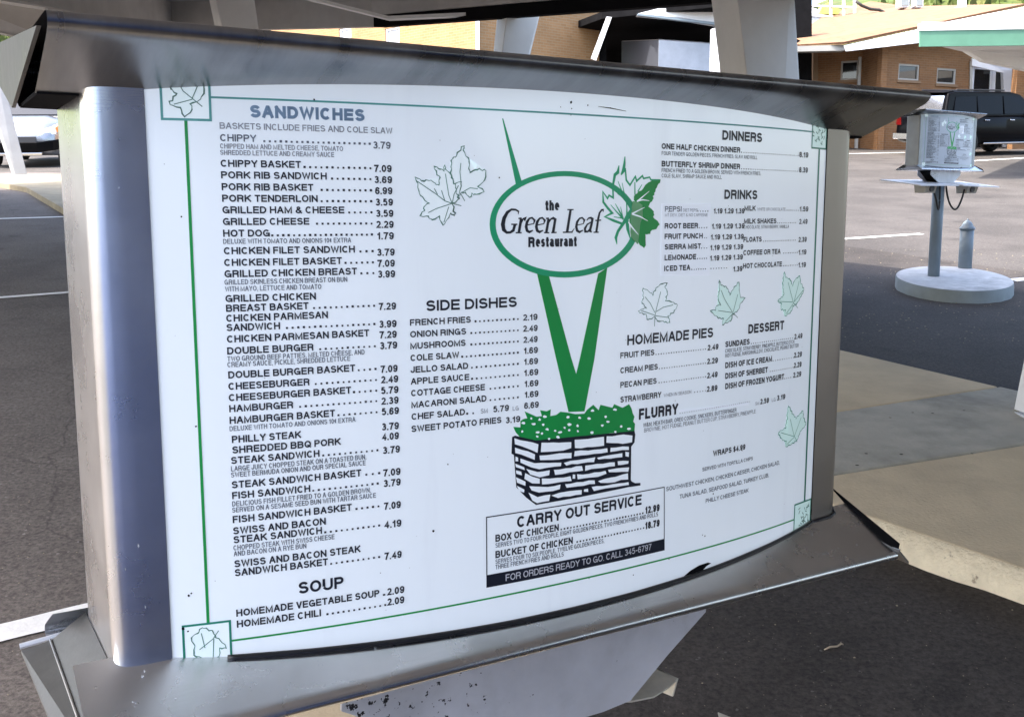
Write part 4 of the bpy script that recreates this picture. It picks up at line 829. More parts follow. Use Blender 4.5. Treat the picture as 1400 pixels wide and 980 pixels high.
TEXT=[('SANDWICHES', -0.7949, 0.558, -0.5497, 0.0261, 2),('BASKETS INCLUDE FRIES AND COLE SLAW', -0.857, 0.5329, -0.4862, 0.0133, 3),('CHIPPY', -0.8571, 0.5073, -0.7841, 0.0148, 6),('3.79', -0.5315, 0.4995, -0.4909, 0.0157, 6),('.....................', -0.7675, 0.5073, -0.5391, 0, 6),('CHIPPED HAM AND MELTED CHEESE, TOMATO', -0.8577, 0.4921, -0.5994, 0.0106, 3),('SHREDDED LETTUCE AND CREAMY SAUCE', -0.8582, 0.4788, -0.6195, 0.0106, 3),('CHIPPY BASKET', -0.858, 0.4541, -0.6923, 0.0149, 0),('7.09', -0.5302, 0.4482, -0.4894, 0.0158, 0),('.............', -0.6845, 0.4541, -0.5385, 0, 0),('PORK RIB SANDWICH', -0.858, 0.43, -0.6369, 0.015, 0),('3.69', -0.53, 0.4236, -0.4888, 0.0158, 0),('........', -0.6253, 0.43, -0.539, 0, 0),('PORK RIB BASKET', -0.8578, 0.4052, -0.6669, 0.015, 0),('6.99', -0.5288, 0.399, -0.4885, 0.0159, 0),('..........', -0.6488, 0.4052, -0.5385, 0, 0),('PORK TENDERLOIN', -0.8578, 0.381, -0.658, 0.0151, 0),('3.59', -0.5283, 0.3737, -0.4876, 0.0159, 0),('..........', -0.6494, 0.381, -0.5383, 0, 0),('GRILLED HAM & CHEESE', -0.8582, 0.3566, -0.5997, 0.0151, 0),('3.59', -0.5278, 0.3486, -0.487, 0.016, 0),('.....', -0.5889, 0.3566, -0.5381, 0, 0),('GRILLED CHEESE', -0.8582, 0.3319, -0.6776, 0.0152, 0),('2.29', -0.5276, 0.3238, -0.4867, 0.016, 0),('...........', -0.661, 0.3319, -0.5383, 0, 0),('HOT DOG', -0.8586, 0.3071, -0.7626, 0.0152, 0),('1.79', -0.526, 0.2982, -0.4868, 0.0161, 0),('....................', -0.7574, 0.3071, -0.5381, 0, 0),('DELUXE WITH TOMATO AND ONIONS 10¢ EXTRA', -0.8592, 0.2922, -0.586, 0.0106, 1),('CHICKEN FILET SANDWICH', -0.8586, 0.2698, -0.5779, 0.0153, 0),('3.79', -0.5271, 0.2613, -0.4854, 0.0162, 0),('...', -0.5652, 0.2698, -0.5372, 0, 0),('CHICKEN FILET BASKET', -0.8589, 0.2448, -0.608, 0.0153, 0),('7.09', -0.5266, 0.2362, -0.4855, 0.0162, 0),('......', -0.5997, 0.2448, -0.537, 0, 0),('GRILLED CHICKEN BREAST', -0.8592, 0.2206, -0.5743, 0.0154, 0),('3.99', -0.526, 0.2119, -0.4852, 0.0163, 0),('...', -0.5642, 0.2206, -0.5364, 0, 0),('GRILLED SKINLESS CHICKEN BREAST ON BUN', -0.8598, 0.2049, -0.5967, 0.011, 1),('WITH MAYO, LETTUCE AND TOMATO', -0.8592, 0.1904, -0.6551, 0.011, 1),('GRILLED CHICKEN', -0.8592, 0.1674, -0.6677, 0.0155, 0),('BREAST BASKET', -0.8588, 0.1465, -0.6844, 0.0155, 0),('7.29', -0.5254, 0.1382, -0.4843, 0.0164, 0),('............', -0.6725, 0.1465, -0.5362, 0, 0),('CHICKEN PARMESAN', -0.8593, 0.1249, -0.6422, 0.0155, 0),('SANDWICH', -0.8595, 0.1045, -0.7474, 0.0156, 0),('3.99', -0.5251, 0.0975, -0.4836, 0.0165, 0),('.................', -0.7327, 0.1045, -0.5364, 0, 0),('CHICKEN PARMESAN BASKET', -0.8595, 0.0796, -0.5489, 0.0156, 0),('7.29', -0.5249, 0.0729, -0.4837, 0.0165, 0),('DOUBLE BURGER', -0.8599, 0.0537, -0.676, 0.0157, 0),('3.79', -0.5244, 0.0478, -0.4831, 0.0166, 0),('...........', -0.6614, 0.0537, -0.5364, 0, 0),('TWO GROUND BEEF PATTIES, MELTED CHEESE, AND', -0.8602, 0.0386, -0.5607, 0.0112, 1),('CREAMY SAUCE, PICKLE, SHREDDED LETTUCE', -0.8606, 0.0258, -0.5942, 0.0112, 1),('DOUBLE BURGER BASKET', -0.8598, 0.0009, -0.5833, 0.0158, 0),('7.09', -0.5237, -0.0067, -0.4829, 0.0167, 0),('....', -0.5751, 0.0009, -0.5357, 0, 0),('CHEESEBURGER', -0.8604, -0.0243, -0.6869, 0.0158, 0),('2.49', -0.5231, -0.0313, -0.4819, 0.0167, 0),('............', -0.6733, -0.0243, -0.5351, 0, 0),('CHEESEBURGER BASKET', -0.8605, -0.0493, -0.5939, 0.0159, 0),('5.79', -0.5236, -0.0566, -0.4816, 0.0168, 0),('.....', -0.5871, -0.0493, -0.5349, 0, 0),('HAMBURGER', -0.8605, -0.0737, -0.7244, 0.0159, 0),('2.39', -0.5234, -0.0814, -0.4817, 0.0168, 0),('...............', -0.7093, -0.0737, -0.5354, 0, 0),('HAMBURGER BASKET', -0.8608, -0.0998, -0.632, 0.016, 0),('5.69', -0.5228, -0.1063, -0.4814, 0.0169, 0),('........', -0.624, -0.0998, -0.5352, 0, 0),('DELUXE WITH TOMATO AND ONIONS 10¢ EXTRA', -0.8614, -0.1158, -0.5852, 0.0111, 1),('PHILLY STEAK', -0.8576, -0.1427, -0.7091, 0.0161, 0),('3.79', -0.5235, -0.1422, -0.482, 0.017, 0),('SHREDDED BBQ PORK', -0.8578, -0.1664, -0.6203, 0.0161, 0),('4.09', -0.5232, -0.1659, -0.4824, 0.017, 0),('STEAK SANDWICH', -0.8612, -0.1899, -0.6692, 0.0161, 0),('3.79', -0.5221, -0.1981, -0.4804, 0.0171, 0),('...........', -0.661, -0.1899, -0.5349, 0, 0),('LARGE JUICY CHOPPED STEAK ON A TOASTED BUN,', -0.8618, -0.2061, -0.5617, 0.0116, 1),('SWEET BERMUDA ONION AND OUR SPECIAL SAUCE', -0.8623, -0.22, -0.5637, 0.0116, 1),('STEAK SANDWICH BASKET', -0.8617, -0.245, -0.5743, 0.0163, 0),('7.09', -0.522, -0.252, -0.4799, 0.0172, 0),('...', -0.5625, -0.245, -0.5318, 0, 0),('FISH SANDWICH', -0.8617, -0.2694, -0.6922, 0.0163, 0),('3.79', -0.5218, -0.2774, -0.4799, 0.0172, 0),('.............', -0.6856, -0.2694, -0.5357, 0, 0),('DELICIOUS FISH FILLET FRIED TO A GOLDEN BROWN,', -0.8623, -0.286, -0.5526, 0.0117, 1),('SERVED ON A SESAME SEED BUN WITH TARTAR SAUCE', -0.8628, -0.3001, -0.5406, 0.0117, 1),('FISH SANDWICH BASKET', -0.8625, -0.324, -0.5985, 0.0164, 0),('7.09', -0.5217, -0.3323, -0.4804, 0.0173, 0),('.....', -0.5874, -0.324, -0.535, 0, 0),('SWISS AND BACON', -0.8628, -0.3502, -0.6592, 0.0165, 0),('STEAK SANDWICH', -0.8627, -0.3708, -0.6684, 0.0165, 0),('4.19', -0.5215, -0.3775, -0.4797, 0.0174, 0),('...........', -0.661, -0.3708, -0.5342, 0, 0),('CHOPPED STEAK WITH SWISS CHEESE', -0.8633, -0.387, -0.6402, 0.0118, 1),('AND BACON ON A RYE BUN', -0.8631, -0.4006, -0.7048, 0.0118, 1),('SWISS AND BACON STEAK', -0.8629, -0.4265, -0.58, 0.0166, 0),('SANDWICH BASKET', -0.8627, -0.4473, -0.657, 0.0167, 0),('7.49', -0.5226, -0.4544, -0.4803, 0.0176, 0),('..........', -0.6495, -0.4473, -0.5357, 0, 0),('SOUP', -0.7253, -0.5072, -0.6216, 0.0279, 0),('HOMEMADE VEGETABLE SOUP', -0.863, -0.5418, -0.5368, 0.0168, 0),('2.09', -0.5177, -0.5428, -0.4751, 0.0178, 0),('..', -0.526, -0.5418, -0.5246, 0, 0),('HOMEMADE CHILI', -0.8627, -0.5678, -0.676, 0.0169, 0),('2.09', -0.5178, -0.5683, -0.4755, 0.0178, 0),('............', -0.6611, -0.5678, -0.5229, 0, 0),('SIDE DISHES', -0.4109, 0.1311, -0.1724, 0.0249, 0),('FRENCH FRIES', -0.4512, 0.0989, -0.297, 0.015, 0),('2.19', -0.1548, 0.0961, -0.1136, 0.0154, 0),('...........', -0.2846, 0.0989, -0.1693, 0, 0),('ONION RINGS', -0.4512, 0.0714, -0.3095, 0.015, 0),('2.49', -0.1547, 0.0686, -0.1131, 0.0155, 0),('............', -0.296, 0.0714, -0.1693, 0, 0),('MUSHROOMS', -0.4512, 0.0439, -0.311, 0.0151, 0),('2.49', -0.1538, 0.041, -0.113, 0.0155, 0),('............', -0.2961, 0.0439, -0.1693, 0, 0),('COLE SLAW', -0.4513, 0.0159, -0.3284, 0.0151, 0),('1.69', -0.1524, 0.0136, -0.1124, 0.0156, 0),('..............', -0.3202, 0.0159, -0.1693, 0, 0),('JELLO SALAD', -0.4513, -0.0119, -0.3048, 0.0152, 0),('1.69', -0.1519, -0.0138, -0.1118, 0.0156, 0),('...........', -0.2948, -0.0119, -0.1693, 0, 0),('APPLE SAUCE', -0.451, -0.0394, -0.3021, 0.0152, 0),('1.69', -0.1515, -0.0416, -0.1108, 0.0157, 0),('...........', -0.2946, -0.0394, -0.1692, 0, 0),('COTTAGE CHEESE', -0.451, -0.0673, -0.2603, 0.0153, 0),('1.69', -0.1505, -0.0693, -0.1103, 0.0157, 0),('.......', -0.2454, -0.0673, -0.1692, 0, 0),('MACARONI SALAD', -0.4506, -0.0953, -0.2562, 0.0153, 0),('1.69', -0.15, -0.0965, -0.1101, 0.0158, 0),('.......', -0.2455, -0.0953, -0.1692, 0, 0),('CHEF SALAD', -0.4507, -0.1235, -0.3139, 0.0154, 0),('..', -0.308, -0.1235, -0.2922, 0, 0),('SM', -0.272, -0.1241, -0.2533, 0.0116, 4),('5.79', -0.2379, -0.1246, -0.1944, 0.0156, 0),('LG', -0.1838, -0.1254, -0.167, 0.011, 4),('6.69', -0.1513, -0.1241, -0.1091, 0.0158, 0),('SWEET POTATO FRIES', -0.4515, -0.1527, -0.2154, 0.0154, 0),('3.19', -0.2036, -0.1554, -0.1625, 0.0157, 0),('DINNERS', 0.4958, 0.5547, 0.6639, 0.0259, 0),('ONE HALF CHICKEN DINNER', 0.2711, 0.5225, 0.5706, 0.0148, 0),('8.19', 0.8472, 0.5198, 0.8952, 0.0159, 0),('...........................', 0.5765, 0.5225, 0.8404, 0, 0),('FOUR TENDER GOLDEN PIECES, FRENCH FRIES, SLAW AND ROLL', 0.2716, 0.5068, 0.6454, 0.01, 1),('BUTTERFLY SHRIMP DINNER', 0.2724, 0.4774, 0.5721, 0.0149, 0),('8.39', 0.8495, 0.4756, 0.896, 0.016, 0),('...........................', 0.5787, 0.4774, 0.8411, 0, 0),('FRENCH FRIED TO A GOLDEN BROWN, SERVED WITH FRENCH FRIES,', 0.2728, 0.4629, 0.664, 0.0101, 1),('COLE SLAW, SHRIMP SAUCE AND ROLL', 0.2732, 0.4492, 0.4977, 0.0101, 1),('DRINKS', 0.5108, 0.3953, 0.6514, 0.0256, 0),('PEPSI', 0.2872, 0.3605, 0.3471, 0.0143, 6),('DIET PEPSI', 0.3528, 0.3605, 0.4074, 0.0083, 4),('.....', 0.4086, 0.3605, 0.4467, 0, 0),('1.19 1.29 1.39', 0.4697, 0.3554, 0.5968, 0.0145, 0),('MT DEW, DIET & NO CAFFEINE', 0.2876, 0.3478, 0.4459, 0.0082, 4),('ROOT BEER', 0.2874, 0.3161, 0.4102, 0.0144, 0),('....', 0.415, 0.3161, 0.4441, 0, 0),('1.19 1.29 1.39', 0.4639, 0.3136, 0.5988, 0.0145, 0),('FRUIT PUNCH', 0.2881, 0.2885, 0.4293, 0.0144, 0),('..', 0.4372, 0.2885, 0.4446, 0, 0),('1.19 1.29 1.39', 0.4608, 0.2842, 0.5969, 0.0146, 0),('SIERRA MIST', 0.2889, 0.2608, 0.4231, 0.0145, 0),('...', 0.4261, 0.2608, 0.4462, 0, 0),('1.19 1.29 1.39', 0.46, 0.2555, 0.5963, 0.0146, 0),('LEMONADE', 0.2897, 0.2325, 0.406, 0.0145, 0),('.....', 0.412, 0.2325, 0.4467, 0, 0),('1.19 1.29 1.39', 0.4599, 0.2267, 0.5963, 0.0146, 0),('ICED TEA', 0.2889, 0.2038, 0.3844, 0.0146, 0),('.......', 0.3909, 0.2038, 0.4435, 0, 0),('.......', 0.4652, 0.2038, 0.5289, 0, 0),('1.39', 0.5569, 0.1935, 0.5959, 0.015, 0),('MILK', 0.5964, 0.3632, 0.6454, 0.0144, 0),('.......', 0.7949, 0.3632, 0.8541, 0, 0),('1.59', 0.8601, 0.3611, 0.9073, 0.0153, 0),('MILK SHAKES', 0.5962, 0.3268, 0.7445, 0.0145, 0),('...........', 0.7506, 0.3268, 0.8418, 0, 0),('2.49', 0.8603, 0.3239, 0.9057, 0.0153, 0),('FLOATS', 0.5967, 0.2753, 0.6779, 0.0146, 0),('...................', 0.6866, 0.2753, 0.8437, 0, 0),('2.39', 0.8607, 0.2703, 0.9054, 0.0154, 0),('COFFEE OR TEA', 0.5978, 0.2382, 0.7699, 0.0146, 0),('.........', 0.7848, 0.2382, 0.8563, 0, 0),('1.19', 0.8634, 0.2323, 0.9065, 0.0155, 0),('HOT CHOCOLATE', 0.5983, 0.2009, 0.7793, 0.0147, 0),('.........', 0.7872, 0.2009, 0.8589, 0, 0),('1.19', 0.8653, 0.1942, 0.9067, 0.0156, 0),('WHITE OR CHOCOLATE', 0.6531, 0.3632, 0.787, 0.0088, 4),('CHOCOLATE, STRAWBERRY, VANILLA', 0.5969, 0.3128, 0.8078, 0.0097, 1),('HOMEMADE PIES', 0.1658, 0.0137, 0.4811, 0.0273, 0),('DESSERT', 0.631, 0.0122, 0.8021, 0.027, 0),('FRUIT PIES', 0.1435, -0.0192, 0.2601, 0.0154, 0),('.....................', 0.2662, -0.0192, 0.452, 0, 0),('2.49', 0.4604, -0.0226, 0.5043, 0.016, 0),('CREAM PIES', 0.1443, -0.0589, 0.2734, 0.0155, 0),('....................', 0.2795, -0.0589, 0.4535, 0, 0),('2.29', 0.4598, -0.0613, 0.5038, 0.0161, 0),('PECAN PIES', 0.145, -0.0973, 0.2701, 0.0156, 0),('....................', 0.2793, -0.0973, 0.455, 0, 0),('2.49', 0.4614, -0.1014, 0.504, 0.0161, 0),('STRAWBERRY', 0.1457, -0.1368, 0.2879, 0.0157, 0),('.....', 0.4137, -0.1368, 0.4565, 0, 0),('2.89', 0.4615, -0.14, 0.5049, 0.0162, 0),('WHEN IN SEASON', 0.2972, -0.1373, 0.4004, 0.0095, 4),('SUNDAES', 0.5327, -0.0192, 0.6388, 0.0167, 0),('.....................', 0.6466, -0.0192, 0.8492, 0, 0),('2.49', 0.8587, -0.023, 0.9032, 0.0164, 0),('DISH OF ICE CREAM', 0.5353, -0.0795, 0.7474, 0.0168, 0),('..........', 0.7533, -0.0795, 0.858, 0, 0),('2.29', 0.8609, -0.0801, 0.9046, 0.0165, 0),('DISH OF SHERBET', 0.5367, -0.1103, 0.7282, 0.0169, 0),('............', 0.7408, -0.1103, 0.8583, 0, 0),('2.29', 0.8621, -0.1115, 0.9049, 0.0165, 0),('DISH OF FROZEN YOGURT', 0.538, -0.1402, 0.812, 0.017, 0),('....', 0.8165, -0.1402, 0.8483, 0, 0),('2.29', 0.8605, -0.1416, 0.9052, 0.0166, 0),('CHOCOLATE, STRAWBERRY, PINEAPPLE, BUTTERSCOTCH', 0.5334, -0.035, 0.8596, 0.0113, 1),('HOT FUDGE, MARSHMALLOW, CHOCOLATE, PEANUT BUTTER', 0.534, -0.0488, 0.884, 0.0114, 1),('FLURRY', 0.21, -0.1901, 0.3516, 0.03, 0),('.................................', 0.3594, -0.1901, 0.6476, 0, 4),('SM', 0.6746, -0.2034, 0.6923, 0.0103, 4),('2.59', 0.698, -0.2031, 0.7395, 0.0161, 0),('LG', 0.7539, -0.2022, 0.7728, 0.0105, 4),('3.19', 0.7798, -0.2023, 0.8224, 0.0164, 0),('M&M, HEATH BAR, OREO COOKIE, SNICKERS, BUTTERFINGER', 0.2273, -0.2118, 0.5894, 0.0118, 1),('BROWNIE, HOT FUDGE, PEANUT BUTTER CUP, STRAWBERRY, PINEAPPLE', 0.2289, -0.2266, 0.6774, 0.0118, 4),('WRAPS $4.99', 0.4951, -0.3297, 0.6348, 0.0166, 0),('SERVED WITH TORTILLA CHIPS', 0.4523, -0.367, 0.6719, 0.0108, 6),('SOUTHWEST CHICKEN, CHICKEN CAESER, CHICKEN SALAD,', 0.3136, -0.4026, 0.8063, 0.0126, 6),('TUNA SALAD, SEAFOOD SALAD, TURKEY CLUB,', 0.3656, -0.4328, 0.7529, 0.0128, 6),('PHILLY CHEESE STEAK', 0.4699, -0.4626, 0.6562, 0.0124, 6),('CARRY OUT SERVICE', -0.1713, -0.4258, 0.2251, 0.0288, 0),('BOX OF CHICKEN', -0.2328, -0.4532, -0.047, 0.0184, 0),('............................', -0.0394, -0.4532, 0.2301, 0, 0),('12.99', 0.2389, -0.4544, 0.2905, 0.0201, 0),('SERVES TWO TO FOUR PEOPLE, EIGHT GOLDEN PIECES, TWO FRENCH FRIES AND ROLLS', -0.2328, -0.4684, 0.2855, 0.0121, 1),('BUCKET OF CHICKEN', -0.2329, -0.4952, -0.0031, 0.0185, 0),('.......................', 0.0109, -0.4952, 0.2337, 0, 0),('18.79', 0.2399, -0.4983, 0.2917, 0.0202, 0),('SERVES FOUR TO SIX PEOPLE, TWELVE GOLDEN PIECES,', -0.2329, -0.5105, 0.0987, 0.0121, 1),('THREE FRENCH FRIES AND ROLLS', -0.233, -0.5245, -0.0312, 0.0121, 1),('FOR ORDERS READY TO GO. CALL 345-6797', -0.2038, -0.5599, 0.2636, 0.0174, 5),('the', -0.0924, 0.3634, -0.0518, 0.0242, 7),('Restaurant', -0.1404, 0.2749, 0.0008, 0.0247, 7)]
